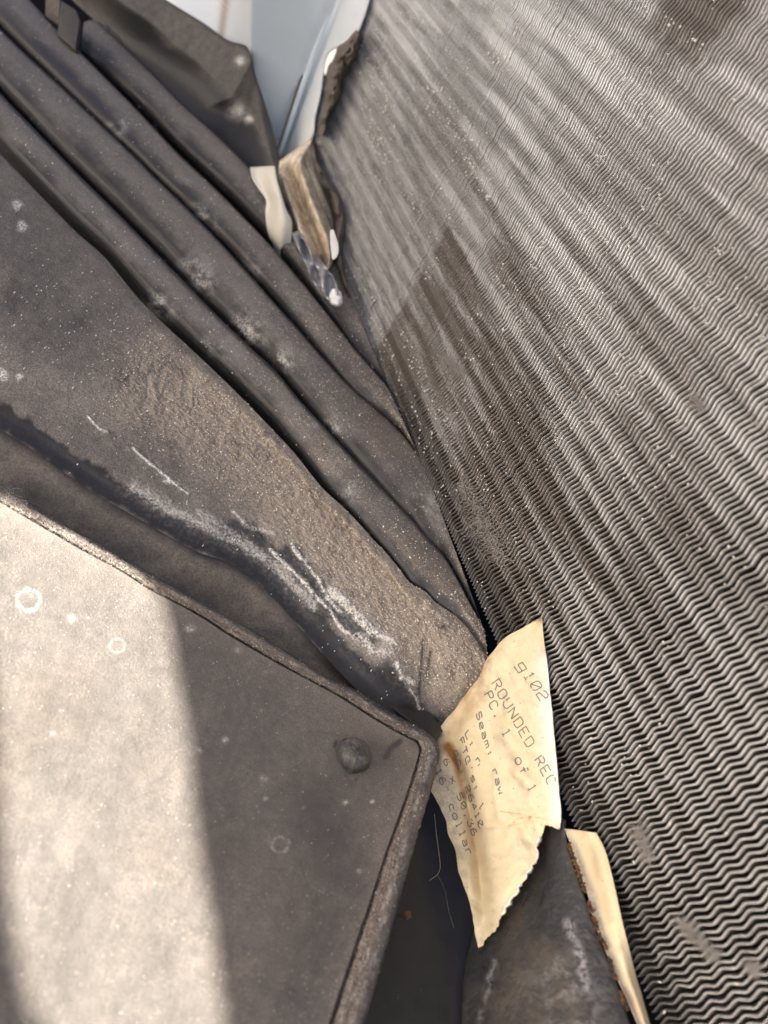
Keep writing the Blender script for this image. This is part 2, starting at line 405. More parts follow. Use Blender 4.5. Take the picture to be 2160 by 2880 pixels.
def tube(paths, rad, name, mat, parent=None, sides=4):
    V = []; Fc = []; off = 0
    for path, r0 in zip(paths, np.broadcast_to(rad, (len(paths),))):
        p = np.asarray(path, float); t = np.gradient(p, axis=0); t /= np.linalg.norm(t, axis=1)[:, None]+1e-12
        ref = np.array([.3, .5, .81]); a = np.cross(t, ref); a /= np.linalg.norm(a, axis=1)[:, None]+1e-12; b = np.cross(t, a)
        th = np.linspace(0, 2*np.pi, sides, endpoint=False)
        ring = p[:, None]+r0*(a[:, None]*np.cos(th)[None, :, None]+b[:, None]*np.sin(th)[None, :, None])
        V.append(ring.reshape(-1, 3)); Fc.append(grid_faces(len(p), sides, True)+off); off += len(p)*sides
    return mesh_obj(name, np.vstack(V), np.vstack(Fc), mat, parent)

def fin_flecks():
    r = np.random.default_rng(77); n = 9000
    x = X0+(1.83*D-X0)*r.random(n)**.75; z = r.uniform(ZB, ZT, n); keep = fbm(x/.03, z/.03, 5, 3) > .47
    x = X0+np.round((x-X0)/PITCH)*PITCH; ph = (z-ZB)/(PER/2); h = np.floor(ph); fr = ph-h
    x = x+np.where(h % 2 == 0, 1, -1)*(fr-.5)*.62*PITCH+r.normal(size=n)*.12*PITCH
    P = np.stack([x, r.uniform(.0000, .0002, n), z], 1)[keep]
    m = 30000; x2 = X0+(1.83*D-X0)*r.random(m)**.8; z2 = r.uniform(ZB, ZT, m)
    w = vnoise(z2/.0045+.15*np.sin(x2*40), x2/.09, 15); keep2 = (w > .56) & (r.random(m) < .25+.75*sstep(.05, .30, x2+z2*.6)) & (fbm(x2/.02, z2/.02, 6, 3) > .42)
    x2 = X0+np.round((x2-X0)/PITCH)*PITCH; ph = (z2-ZB)/(PER/2); h = np.floor(ph); fr = ph-h
    x2 = x2+np.where(h % 2 == 0, 1, -1)*(fr-.5)*.62*PITCH+r.normal(size=m)*.14*PITCH
    P2 = np.stack([x2, r.uniform(-.0001, .0002, m), z2], 1)[keep2]
    lumps('dust_and_glitter_crumb', P2, .00010+(.00034+.0009*np.clip(P2[:, 0]+P2[:, 2]*.4-.12, 0, .35))*r.random(len(P2))**3, M_crumb, coil, seed=19)  # pale dust crumbs; their bright colour also paints glitter lines
    lumps('glint_fleck', P, .00010+.00034*r.random(len(P))**3, M_glint, coil, stretch=r.normal(size=(len(P), 3))*[.2, .1, 1.0], seed=9)  # bright flecks added as painted glints on the fin edges
M_crumb = NT('pale_crumb').out((.80, .765, .69), .7)
M_glint = NT('bright_fleck').out((.97, .93, .80), .45, .2)
fin_flecks()

# ------------------------------------------------------------------ folded panel, lower left
SEAM_OUT = [(-150, 1292), (18, 1378), (102, 1423), (169, 1466), (256, 1515), (331, 1559), (402, 1600), (496, 1654), (612, 1719), (692, 1763), (793, 1824), (912, 1900), (1013, 1947), (1100, 2003), (1180, 2045), (1216, 2072)]
SEAM_IN = [(-150, 1345), (-20, 1402), (54, 1445), (136, 1493), (235, 1550), (340, 1607), (422, 1659), (511, 1705), (580, 1745), (652, 1792), (797, 1875), (854, 1905), (956, 1961), (1053, 2023), (1115, 2059), (1168, 2086)]
SIDE_OUT = [(1216, 2072), (1233, 2098), (1236, 2128), (1214, 2216), (1175, 2347), (1126, 2523), (1083, 2682), (1027, 2876), (970, 3060)]
SIDE_IN = [(1168, 2086), (1176, 2098), (1176, 2125), (1140, 2241), (1083, 2400), (1041, 2530), (995, 2664), (925, 2876), (862, 3060)]
panel = root('folded_panel', at_h([(700, 2300)], 0)[0]-[0, 0, .002], 'dusty dark metal panel with folded hem and one rivet, lower left', 'panel')
def path2(a, b, n1, n2): return np.vstack([spline(a, n1)[:-1], spline(b, n2)])
n1, n2 = 360, 260
OUT = path2(SEAM_OUT, SIDE_OUT, n1, n2); INN = path2(SEAM_IN, SIDE_IN, n1, n2); NP = len(OUT)
def make_sheet():
    far = path2([(-170, 1400), (-170, 3080)], [(-170, 3080), (800, 3080)], n1, n2)
    nv = 330; t = np.linspace(0, 1, nv)**1.15
    px = INN[None]*(1-t)[:, None, None]+far[None]*t[:, None, None]; p = px.reshape(-1, 2)
    h = .0016*(fbm(p[:, 0]/260, p[:, 1]/260, 3, 3)-.5)
    h = h + .0012*np.exp(-(np.linalg.norm(p-[985, 2135], axis=1)/95)**2)
    P = at_h(p, h/D-.0012)
    dust = .52+.20*(fbm(p[:, 0]/170, p[:, 1]/170, 9)-.5)
    run = fbm((p[:, 0]*.93+p[:, 1]*.36)/16, (p[:, 1]*.93-p[:, 0]*.36)/240, 57, 4); dust += .18*(run-.5)
    for q in range(26):
        rr = np.random.default_rng(200+q); c0 = np.array([rr.uniform(100, 1150), rr.uniform(1650, 2850)]); an = rr.uniform(0, 3.14); L_ = rr.uniform(15, 70)
        e_ = np.array([np.cos(an), np.sin(an)])*L_; near = np.abs(p-c0).max(1) < 90
        dust[near] -= .15*np.exp(-(seg_dist(p[near], [c0-e_, c0+e_+[3, -3]])/2.6)**2)
    edge = np.minimum(seg_dist(p, INN[::12]), 200)
    dust += .28*np.exp(-edge/70)
    dust -= .30*np.exp(-(seg_dist(p, [(900, 2250), (1000, 2500), (860, 2800)])/90)**2)
    pale = np.zeros(len(p)); jit = 10*(fbm(p[:, 0]/11, p[:, 1]/11, 21, 3)-.5)
    for x, y, r, w, kk in [(80, 1688, 33, 5.5, .44), (330, 1816, 21, 3.5, .28), (788, 2376, 24, 4.0, .36), (203, 1742, 8, 7, .9), (248, 1738, 4, 4, .7), (533, 1767, 8, 8, .75), (668, 1828, 6, 6, .4), (632, 2080, 6, 6, .7), (740, 2190, 7, 7, .6), (745, 2245, 5, 5, .5),
                          (1048, 2255, 4, 4, .7), (970, 2256, 6, 6, .6), (150, 2060, 9, 6, .3), (1010, 2450, 5, 5, .3), (855, 2270, 4, 4, .4), (860, 1890, 5, 5, .4), (560, 2110, 7, 5, .35), (735, 2000, 4, 4, .3), (745, 1890, 5, 5, .35)]:
        d = np.linalg.norm((p-[x, y])*[1, 1.1], axis=1)
        ring = np.exp(-((d+jit-r)/w)**2) if r > 15 else np.exp(-((np.maximum(d+jit-r*.5, 0))/w)**2)
        pale = np.maximum(pale, kk*ring)
        if kk == .44: pale = np.maximum(pale, .6*np.exp(-(np.linalg.norm(p-[92, 1672], axis=1)/13)**2)*(fbm(p[:, 0]/7, p[:, 1]/7, 5) > .5))
    scr = np.zeros(len(p))
    for a, b in [((1085, 2130), (1125, 2085)), ]:
        scr = np.maximum(scr, np.exp(-(seg_dist(p, [a, ((a[0]+b[0])/2-6, (a[1]+b[1])/2-4), b])/9)**4))
    dust = dust*(1-.85*scr)
    brown = .2+sstep(.45, .75, fbm(p[:, 0]/220, p[:, 1]/220, 31))*.25
    o = mesh_obj('sheet', P, facing(P, nv, NP), M_panel, panel, dict(dust=dust, pale=pale, brown=brown)); thick(o, .0012)
    return P, p, dust
SH_P, SH_px, SH_d = make_sheet()
def make_hem():
    prof = [(-.10, -.003), (0, -.0025), (.05, -.005), (.12, -.005), (.17, .0000), (.23, .0018), (.29, .0028), (.35, .0036), (.41, .0044), (.48, .0054), (.58, .0070), (.70, .0082), (.82, .0078), (.92, .0050), (1.0, -.001), (1.03, -.012), (1.03, -.034)]
    rows = []; D_ = []; Pl = []; Br = []
    s = np.arange(NP)
    wob = 14*(fbm(s/26., s*0+.5, 61, 3)-.5)
    # the crack: wide and crumbly along the seam, thin along the side
    for j, (t, h) in enumerate(prof):
        px = INN*(1-t)+OUT*t
        if j < 10: px = px+(wob*.35*(1 if j > 1 else 0))[:, None]*np.array([.3, .9])
        hh = h+(.0050 if 1 < j < 6 else .0012)*(fbm(s/6., s*0+j*.9, 77, 4)-.5)*(1 if 1 < j < 15 else .2)
        if t > 1: rows.append(at_h(INN*(-.0)+OUT, -.001)+np.array([0, 0, h*D])+(at_h(OUT, 0)-at_h(INN, 0))*.02)
        else: rows.append(at_h(px, hh))
        cl = fbm(s/30., s*0+j*.45, 88, 4)
        side = sstep(n1+30, n1+120, s)
        d = {0: .7, 1: .6, 2: .30, 3: .28, 4: .75, 5: .85, 6: .8, 7: .75, 8: .72, 9: .7}.get(j, .70) + .5*(cl-.5)
        if j >= 10: d = d-.48*np.exp(-((s-(n1-20))/55.)**2)-.15*side*(cl < .5)
        if j >= 14: d = np.full(NP, .08)
        D_.append(d); Pl.append(.22*(sstep(.60, .72, fbm(s/11., s*0+j*.8, 99, 4)))*(1 if 3 < j < 13 else 0)); Br.append(np.full(NP, .35)*(j < 10))
    P = np.stack(rows); nv = len(prof)
    # finer rows between the profile points
    idx = np.linspace(0, nv-1, nv*3-2); lo = np.floor(idx).astype(int).clip(0, nv-2); fr = (idx-lo)
    def up(A): A = np.asarray(A); return A[lo]*(1-fr).reshape(-1, *[1]*(A.ndim-1))+A[lo+1]*fr.reshape(-1, *[1]*(A.ndim-1))
    P2 = up(P); nv2 = len(idx)
    rr = np.random.default_rng(3)
    P2[3:-6] += .00012*rr.normal(size=P2[3:-6].shape)
    o = mesh_obj('hem', P2.reshape(-1, 3), facing(P2, nv2, NP), M_hem, panel, dict(dust=up(np.stack(D_)).ravel(), pale=up(np.stack(Pl)).ravel(), brown=up(np.stack(Br)).ravel()))
    return P2
HEM = make_hem()
def make_rivet():
    c = at_h([(986, 2134)], .0015)[0]; R_ = .0056
    prof = [(1.5, -.10), (1.28, .01), (1.08, .02), (.93, -.02), (.98, .30), (1.0, .62), (.95, .95), (.81, 1.22), (.58, 1.42), (.3, 1.52), (.0, 1.55)]
    n = 40; th = np.linspace(0, 2*np.pi, n, endpoint=False); P = []
    for r, z in prof:
        k = 1+.06*(vnoise(np.cos(th)*3+5, np.sin(th)*3+r*4, 4)-.5)*2
        P.append(np.stack([c[0]+R_*r*k*np.cos(th), c[1]+R_*r*k*np.sin(th), np.full(n, c[2]+R_*z*.8)+R_*.07*(vnoise(np.cos(th)*4+9, np.sin(th)*4+r*6, 8)-.5)], 1))
    P = np.stack(P); d = np.repeat([.6, .75, .7, .02, .05, .12, .3, .45, .42, .3, .25], n)
    d = d+.25*(np.tile(np.cos(th+.6), len(prof)) > .3)*(np.repeat(np.arange(len(prof)), n) > 4)
    f = grid_faces(len(prof), n, True)
    mesh_obj('rivet', P.reshape(-1, 3), f, M_rivet, panel, dict(dust=d, pale=d*0, brown=d*0+.2))
make_rivet()
w = SH_d*(fbm(SH_px[:, 0]/60, SH_px[:, 1]/60, 71) > .35)
lumps('dust_grain', pick(SH_P, w, 5200, 11), .00006+.00012*rng.random(5200)**3, M_grain, panel, seed=2)
lumps('dust_grain', pick(HEM[6:-9].reshape(-1, 3), np.ones(HEM[6:-9].shape[0]*NP), 3200, 12), .00006+.00016*rng.random(3200)**3, M_grain, panel, seed=3)

# ------------------------------------------------------------------ lower black shelf in front of the coil's foot
shelf_px = [(1120, 1960), (1300, 1960), (1420, 2300), (1560, 2960), (900, 3000), (1040, 2500), (1170, 2140)]
sp = at_h(shelf_px, -.085)
shelf = mesh_obj('shelf_sheet', sp, [tuple(range(len(sp)))], M_shelf, smooth=False)
n_ = np.cross(sp[1]-sp[0], sp[2]-sp[1])
if n_[2] < 0: shelf.data.flip_normals()
thick(shelf, .0015); tag(shelf, 'smooth black sheet between panel hem and the cream label', 'sheet')

# ------------------------------------------------------------------ ribbed liner
E_A = [(-120, 285), (0, 430), (66, 500), (202, 641), (293, 723), (390, 840), (482, 931), (514, 960), (651, 1090), (814, 1259), (900, 1365), (958, 1420), (1004, 1466), (1054, 1522), (1083, 1551), (1122, 1599), (1154, 1640), (1196, 1664), (1225, 1694), (1269, 1724), (1307, 1757), (1372, 1846)]
E_B = [(-120, 135), (0, 274), (84, 362), (211, 494), (330, 612), (440, 725), (560, 850), (670, 960), (775, 1058), (846, 1142), (924, 1228), (967, 1275), (1020, 1330), (1069, 1379), (1117, 1428), (1165, 1478), (1208, 1530), (1262, 1590), (1330, 1715), (1362, 1770)]
E_C = [(-120, -30), (0, 90), (75, 163), (160, 241), (271, 347), (392, 462), (423, 495), (521, 590), (625, 697), (716, 798), (830, 925), (910, 1015), (982, 1093), (1059, 1160), (1108, 1204), (1161, 1262), (1205, 1345)]
E_D4 = [(226, 152), (301, 229), (400, 330), (500, 437), (625, 556), (749, 685), (850, 800), (950, 925), (997, 986), (1064, 1062), (1096, 1100)]
E_E4 = [(236, 62), (265, 58), (300, 88), (338, 124), (422, 205), (500, 286), (560, 340), (651, 425), (736, 514), (800, 580), (900, 690), (958, 765)]
E_D = [(40, -40), (160, 90), (223, 150), (301, 229), (400, 330), (500, 437), (625, 556), (749, 685), (850, 800), (950, 925), (997, 986), (1064, 1062), (1096, 1100)]
E_E = [(170, -30), (265, 57), (338, 124), (422, 205), (500, 286), (560, 340), (651, 425), (736, 514), (800, 580), (900, 690), (958, 765)]
def hts(e, a, b):
    return np.linspace(a, b, len(e))
liner = root('ribbed_liner', at_h([(600, 1000)], 0)[0], 'dusty black ribbed liner fanning out left of the coil', 'liner')
def make_rib(lo, hi, h0, h1, wave_seed, name='rib', top_dust=.88, pale_pts=(), floor=None):
    """one rounded rib between the back edge of the rib before it (lo) and its own back edge (hi)"""
    nu = 300; a = spline(lo, nu); b = spline(hi, nu); s = np.linspace(0, 1, nu)
    wpx = np.linalg.norm(b-a, axis=1); wpx = np.minimum(wpx, 190)
    top = h0+(h1-h0)*s
    flat = sstep(.50, .88, s); rise = np.minimum(.48*wpx/F*1.4, .05)*(1-.55*flat)
    t = np.concatenate([[-.05, 0], np.linspace(.03, 1, 34)]); f = np.interp(t, [-.05, 0, .06, .16, .28, .40, .52, .66, .82, 1.0], [-.55, -.12, .16, .42, .66, .84, .95, 1.0, 1.01, .98])
    rows = []; dd = []; pp = []; pxs = []
    for k, (tt, ff) in enumerate(zip(t, f)):
        px = a*(1-tt)+b*tt
        h = top-rise*(1-ff)
        wob = .0018*(fbm(s*9+wave_seed, s*0+tt*2.2, wave_seed, 4)-.5)*(1 if 0 < tt < .97 else 0)
        rows.append(at_h(px, h+wob)); pxs.append(px)
        rag = .17*(fbm(px[:, 0]/34, px[:, 1]/34, wave_seed+3, 4)-.5)+.22*(fbm(px[:, 0]/150, px[:, 1]/150, wave_seed+5, 3)-.5)
        d = top_dust*(1-.40*flat)*sstep(.36, .74, tt+rag+.22*flat)*(1-.25*sstep(.9, 1, tt)) + .05
        dd.append(d)
        pl = np.zeros(nu)
        for x, y, r, kk in pale_pts:
            q = np.linalg.norm(px-[x, y], axis=1); pl = np.maximum(pl, .62*kk*np.exp(-(q/(r*1.15))**2)*sstep(.36, .64, fbm(px[:, 0]/22, px[:, 1]/16, 55, 5)))
        pp.append(pl)
    back = rows[-1]+np.array([.008, -.0015, -.002]); rows.append(back); dd.append(dd[-1]*.3); pp.append(pp[-1]*0)
    back = rows[-1]+np.array([.004, -.001, -.014]); rows.append(back); dd.append(dd[-1]*.3); pp.append(pp[-1]*0)
    P = np.stack(rows); nv = len(rows); d = np.stack(dd).ravel()
    px = np.vstack(pxs+[pxs[-1], pxs[-1]])
    brown = .25+.7*sstep(.4, .7, fbm(px[:, 0]/90, px[:, 1]/90, 41))*sstep(800, 1300, px[:, 0]+px[:, 1]*.2)
    o = mesh_obj(name, P.reshape(-1, 3), facing(P, nv, nu), M_liner, liner, dict(dust=d, pale=np.stack(pp).ravel(), brown=brown))
    return P, px, d
ribs = []
ribs.append(make_rib(E_A, E_B, .052, .066, 11, top_dust=.92, pale_pts=[(440, 870, 34, .9), (880, 1170, 40, .6), (960, 1290, 30, .5), (990, 1380, 25, .5), (640, 950, 60, .35)]))
ribs.append(make_rib(E_B, E_C, .068, .078, 12, top_dust=.86, pale_pts=[(560, 770, 44, .75), (690, 935, 40, .9), (800, 1020, 30, .8), (1230, 1420, 34, .9), (1180, 1385, 25, .5), (940, 1200, 22, .6)]))
ribs.append(make_rib(E_C, E_D, .080, .090, 13, top_dust=.88, pale_pts=[(335, 350, 20, 1), (570, 610, 40, .4), (700, 760, 30, .4)]))
ribs.append(make_rib(E_D4, E_E4, .088, .098, 14, top_dust=.88))

def make_apron():
    crease = [(-140, 1085), (0, 1172), (90, 1225), (180, 1290), (300, 1370), (420, 1440), (560, 1520), (660, 1556), (732, 1604), (800, 1672), (866, 1745), (950, 1840), (1040, 1930), (1130, 1995), (1190, 2050), (1240, 2110)]
    cr2 = [(x+22, y-40) for x, y in crease[:9]]+[(x+42, y-14) for x, y in crease[9:]]
    E_A2 = E_A+[(1420, 1910)]
    mid1 = [(-130, 880), (0, 985), (140, 1050), (290, 1140), (430, 1230), (580, 1330), (740, 1420), (860, 1520), (960, 1640), (1060, 1760), (1140, 1850), (1225, 1990), (1290, 2100)]
    mid2 = [(-130, 600), (0, 740), (150, 830), (310, 930), (450, 1040), (600, 1150), (760, 1270), (880, 1390), (990, 1500), (1090, 1620), (1190, 1750), (1310, 1920), (1380, 2000)]
    L = loft([([(x-18, y+26) for x, y in crease], [-.010]*(len(crease)-3)+[-.016, -.055, -.11]), (crease, [-.006]*(len(crease)-3)+[-.012, -.05, -.10]), (cr2, [.004]*(len(cr2)-3)+[-.005, -.04, -.09]), (mid1, [.022]*(len(mid1)-3)+[.018, -.012, -.075]), (mid2, [.038]*(len(mid2)-2)+[.034, -.01]), ([(x-14, y+22) for x, y in E_A2], .0500), (E_A2, .0505)], 460, 330)
    nv, nu = L.shape[:2]; p = L[..., :2].reshape(-1, 2); h = L[..., 2].ravel()
    h = h+.006*(fbm(p[:, 0]/150, p[:, 1]/150, 5)-.5)*np.clip(np.tile(np.linspace(0, 1, nv)[:, None], (1, nu)).ravel()*4, 0, 1)*np.clip((1-np.repeat(np.linspace(0, 1, nv), nu))*6, 0, 1)
    da = seg_dist(p, E_A); dc = seg_dist(p, crease)
    n1_ = fbm(p[:, 0]/70, p[:, 1]/70, 15, 5); n2_ = fbm(p[:, 0]/18, p[:, 1]/18, 16, 4)
    # thick tan dust lies in a belt from the middle down to the label
    belt = np.exp(-(seg_dist(p, [(430, 1090), (560, 1160), (700, 1260), (860, 1420), (980, 1540), (1100, 1660), (1240, 1800), (1320, 1900)])/120)**2)
    h = h+.0035*belt*(n2_-.5)*1.2+.0016*belt*(fbm(p[:, 0]/6, p[:, 1]/6, 33, 3)-.5)*2
    dust = .58+.34*(n1_-.5)+.55*belt*sstep(.25, .55, n1_+.25*(n2_-.5)+.12)
    dust += .18*np.exp(-(seg_dist(p, [(-20, 1000), (150, 1060), (300, 1170)])/60)**2)
    # ragged dark band along the crease
    rag = 26*(fbm(p[:, 0]/28, p[:, 1]/28, 25, 4)-.5)*2
    up_side = (dc+rag < 46+22*sstep(700, 1000, p[:, 0]))
    dust = dust*(1-.95*sstep(40+14*sstep(700, 1000, p[:, 0]), 24+8*sstep(700, 1000, p[:, 0]), dc+rag*.7))
    for poly, r in [([(650, 1480), (700, 1500), (770, 1560)], 26), ([(820, 1560), (860, 1620), (920, 1700)], 30), ([(960, 1725), (1000, 1765), (1030, 1790)], 30), ([(1085, 1900), (1150, 1990)], 40)]:
        dust = dust*(1-.85*sstep(r*1.4, r*.6, seg_dist(p, poly)+rag*.6))
    pale = np.zeros(len(p)); wv = 8*(fbm(p[:, 0]/12, p[:, 1]/12, 45, 5)-.5)*2
    def streak(poly, r, kk, br=.0):
        nonlocal pale
        pale = np.maximum(pale, np.maximum(1.5*kk*np.exp(-((seg_dist(p, poly)+wv*br)/(r*.78))**2), .24*kk*np.exp(-((seg_dist(p, poly)+wv*2)/(r*2.0+6))**2)*sstep(.42, .6, fbm(p[:, 0]/9, p[:, 1]/9, 46, 4))))
    streak([(245, 1168), (280, 1205), (302, 1215)], 4, .7, .5); streak([(376, 1262), (420, 1300), (470, 1340), (488, 1358), (530, 1388)], 4.5, .85, .5); streak([(466, 1352), (500, 1362)], 7, .6, .4)
    streak([(820, 1530), (850, 1570), (890, 1620), (930, 1690), (960, 1720)], 8, .8, 1); streak([(930, 1660), (985, 1710), (1040, 1770), (1105, 1805)], 16, .75, 1.4)
    streak([(760, 1545), (830, 1610), (880, 1665), (930, 1715)], 8, .6, 1); streak([(930, 1715), (945, 1745), (970, 1775), (1010, 1800)], 6, .7, .8); streak([(1015, 1790), (1050, 1830), (1100, 1830)], 20, .5, 1.6)
    streak([(660, 1440), (700, 1480), (770, 1500)], 8, .45, 1.3); streak([(1120, 1870), (1135, 1905), (1160, 1920)], 10, .6, 1.4); streak([(560, 1440), (640, 1490), (700, 1530)], 14, .30, 2)
    streak([(380, 1370), (480, 1430), (600, 1490), (700, 1540), (780, 1590), (880, 1700)], 22, .32, 2); streak([(1150, 1930), (1175, 1970), (1180, 2010)], 5, .4, 1)
    h = h+.0022*np.clip(pale, 0, 1)
    P = at_h(p, h)
    for x, y, r in [(48, 577, 13), (62, 636, 14), (8, 1055, 18), (450, 878, 8), (55, 1060, 10)]: pale = np.maximum(pale, .95*np.exp(-((np.linalg.norm(p-[x, y], axis=1)+wv)/r)**4))
    for a, b in [((1190, 1800), (1175, 1990)), ((1212, 1830), (1200, 1900))]:
        dust = dust*(1-.8*np.exp(-(seg_dist(p, [a, b])/5)**2))
    brown = np.clip(.30+belt*.8+.25*(n1_-.5), 0, 1)
    mesh_obj('apron', P, facing(P.reshape(nv, nu, 3), nv, nu), M_liner, liner, dict(dust=dust, pale=pale, brown=brown))
    return P, p, dust, belt, pale
AP_P, AP_px, AP_d, AP_belt, AP_pale = make_apron()
def make_trough():
    lo = OUT[:n1-2:3]+[30, 70]; crease = [(-150, 1075), (0, 1172), (90, 1225), (180, 1290), (300, 1370), (420, 1440), (560, 1520), (660, 1556), (732, 1604), (800, 1672), (866, 1745), (950, 1840), (1040, 1930), (1130, 1995), (1230, 2080)]
    md = [(x*.5+spline(lo, len(crease))[i][0]*.5, y*.5+spline(lo, len(crease))[i][1]*.5) for i, (x, y) in enumerate(crease)]
    L = loft([(lo, -.05), (md, -.030), ([(x-6, y+10) for x, y in crease], -.0085), ([(x+20, y-34) for x, y in crease], -.0125)], 260, 60)
    nv, nu = L.shape[:2]; p = L[..., :2].reshape(-1, 2); h = L[..., 2].ravel()+.002*(fbm(p[:, 0]/120, p[:, 1]/120, 7)-.5)
    P = at_h(p, h); dc = seg_dist(p, crease)
    dust = .38+.35*(fbm(p[:, 0]/110, p[:, 1]/60, 19, 4)-.5)+.12*np.exp(-((dc-46)/28)**2)
    dust = dust*(1-.93*sstep(74, 26, dc+14*(fbm(p[:, 0]/30, p[:, 1]/30, 6)-.5)))
    brown = .5+.5*sstep(.4, .65, fbm(p[:, 0]/130, p[:, 1]/90, 29))
    mesh_obj('trough', P, facing(P.reshape(nv, nu, 3), nv, nu), M_liner, liner, dict(dust=dust, pale=dust*0, brown=brown))
make_trough()
# last raised plate with the dark hollow, against the galvanised post
def make_end_plate():
    lo = E_E; nu = 220
    foot = spline(lo, nu)
    shoulder = spline([(330, 0), (420, 60), (500, 130), (590, 205), (660, 285), (720, 360), (752, 425), (790, 500), (880, 600), (950, 690)], nu)
    topl = spline([(420, -30), (500, 20), (575, 66), (640, 112), (690, 128), (706, 158), (716, 205), (738, 270), (760, 340), (776, 400), (800, 470), (880, 560)], nu)
    XF = at_h(foot, .085)[:, 0]
    Xt = np.interp(np.arange(nu)/nu, [0, .2, .45, .7, 1], np.array([2.12, 2.0, 1.83, 1.80, 1.70])*D)
    Xs = np.minimum(XF*1.0+.012, Xt)
    rows = []; dd = []
    A = at_h(foot, .078); B = at_x(shoulder, 1.0)*0
    r = rays(shoulder); B = CAM+r*(Xs/r[:, 0]).reshape(-1, 1)
    r = rays(topl); C = CAM+r*(Xt/r[:, 0]).reshape(-1, 1)
    pxs = []
    for t in np.linspace(0, 1, 26):
        rows.append(A*(1-t)+B*t+np.outer(np.sin(np.pi*t)*np.ones(nu), [.004, 0, -.002])); px = foot*(1-t)+shoulder*t; pxs.append(px)
        dd.append(.0+.30*sstep(.80, 1.08, t+.25*(fbm(px[:, 0]/60, px[:, 1]/60, 51)-.5))+.25*sstep(400, 250, px[:, 0]))
    for t in np.linspace(.04, 1, 22):
        rows.append(B*(1-t)+C*t); px = shoulder*(1-t)+topl*t; pxs.append(px); dd.append(.32-.26*sstep(.85, 1, t)+.2*(fbm(px[:, 0]/50, px[:, 1]/50, 52)-.5))
    rows.append(rows[-1]+np.array([.004, -.001, -.03])); pxs.append(pxs[-1]); dd.append(dd[-1]*.2)
    P = np.stack(rows); nv = len(rows); px = np.vstack(pxs)
    pale = np.zeros(len(px))
    for x, y, r_ in [(675, 170, 12), (672, 310, 20), (700, 335, 10)]: pale = np.maximum(pale, np.exp(-((np.linalg.norm(px-[x, y], axis=1)+9*(fbm(px[:, 0]/9, px[:, 1]/9, 5)-.5))/r_)**2))
    mesh_obj('end_plate', P.reshape(-1, 3), facing(P, nv, nu), M_liner, liner, dict(dust=np.stack(dd).ravel(), pale=pale, brown=pale*0+.3))
make_end_plate()
def box_part(name, px4, h, th, mat, parent, attrs=True, z=None):
    P = at_h(px4, h) if z is None else at_z(px4, z)
    n = np.cross(P[1]-P[0], P[2]-P[0]); n /= np.linalg.norm(n)
    if n@(CAM-P[0]) < 0: n = -n; 
    V = np.vstack([P, P-n*th]); k = len(P)
    Fc = [tuple(range(k)), tuple(range(2*k-1, k-1, -1))]+[(i, i+k, (i+1) % k+k, (i+1) % k) for i in range(k)]
    o = mesh_obj(name, V, Fc, mat, parent, dict(dust=[.15]*2*k, pale=[0]*2*k, brown=[0.2]*2*k), smooth=False)
    bv = o.modifiers.new('bevel', 'BEVEL'); bv.width = .0006; bv.segments = 2
    return o
zc = 1.62
o = box_part('end_cap', [(172, 0), (214, 28), (224, 60), (212, 140), (160, 96), (168, 40)], 0, .004, M_liner, liner, z=[1.70, 1.69, 1.68, 1.66, 1.68, 1.69])
o = box_part('end_cap', [(300, 30), (352, 52), (346, 138), (330, 150), (298, 96)], 0, .004, M_liner, liner, z=[1.86, 1.86, 1.84, 1.83, 1.85])
o = box_part('end_clip', [(128, -10), (170, -2), (166, 74), (126, 46)], 0, .004, M_crust, liner, z=[1.78, 1.78, 1.77, 1.77])
# grains and flecks
lumps('dust_grain', pick(AP_P, AP_belt*(AP_d > .35)*(.2+fbm(AP_px[:, 0]/25, AP_px[:, 1]/25, 81)), 17000, 21), .00009+.00026*rng.random(17000)**3, M_grain, liner, seed=5)
big = pick(AP_P, AP_belt, 420, 25); lumps('dust_grain', big, .00024+.0002*rng.random(420), M_fleck, liner, seed=8)
fw = np.exp(-(seg_dist(AP_px, [(40, 850), (200, 900), (420, 1000), (640, 1130), (800, 1250)])/130)**2)+.12
st = np.tile(np.array([[.8, -1.1, .15]]), (520, 1))*rng.uniform(.2, 1.5, (520, 1))+rng.normal(size=(520, 3))*.25
lumps('pale_fleck', pick(AP_P, fw, 520, 22)+np.array([0, 0, .0001]), .00016+.00022*rng.random(520)**2, M_fleck, liner, stretch=st, seed=6)
for q, (P, px, d) in enumerate(ribs):
    nn = 260; s2 = rng.normal(size=(nn, 3))*.5
    lumps('pale_fleck', pick(P, d.reshape(-1)+.1, nn, 30+q), .00016+.00028*rng.random(nn)**2, M_fleck, liner, stretch=s2, seed=30+q)
    lumps('dust_grain', pick(P, np.clip(d, 0, 1)*sstep(700, 1300, px[:, 0]+.3*px[:, 1]), 1500, 40+q), .0001+.0002*rng.random(1500)**3, M_grain, liner, seed=40+q)

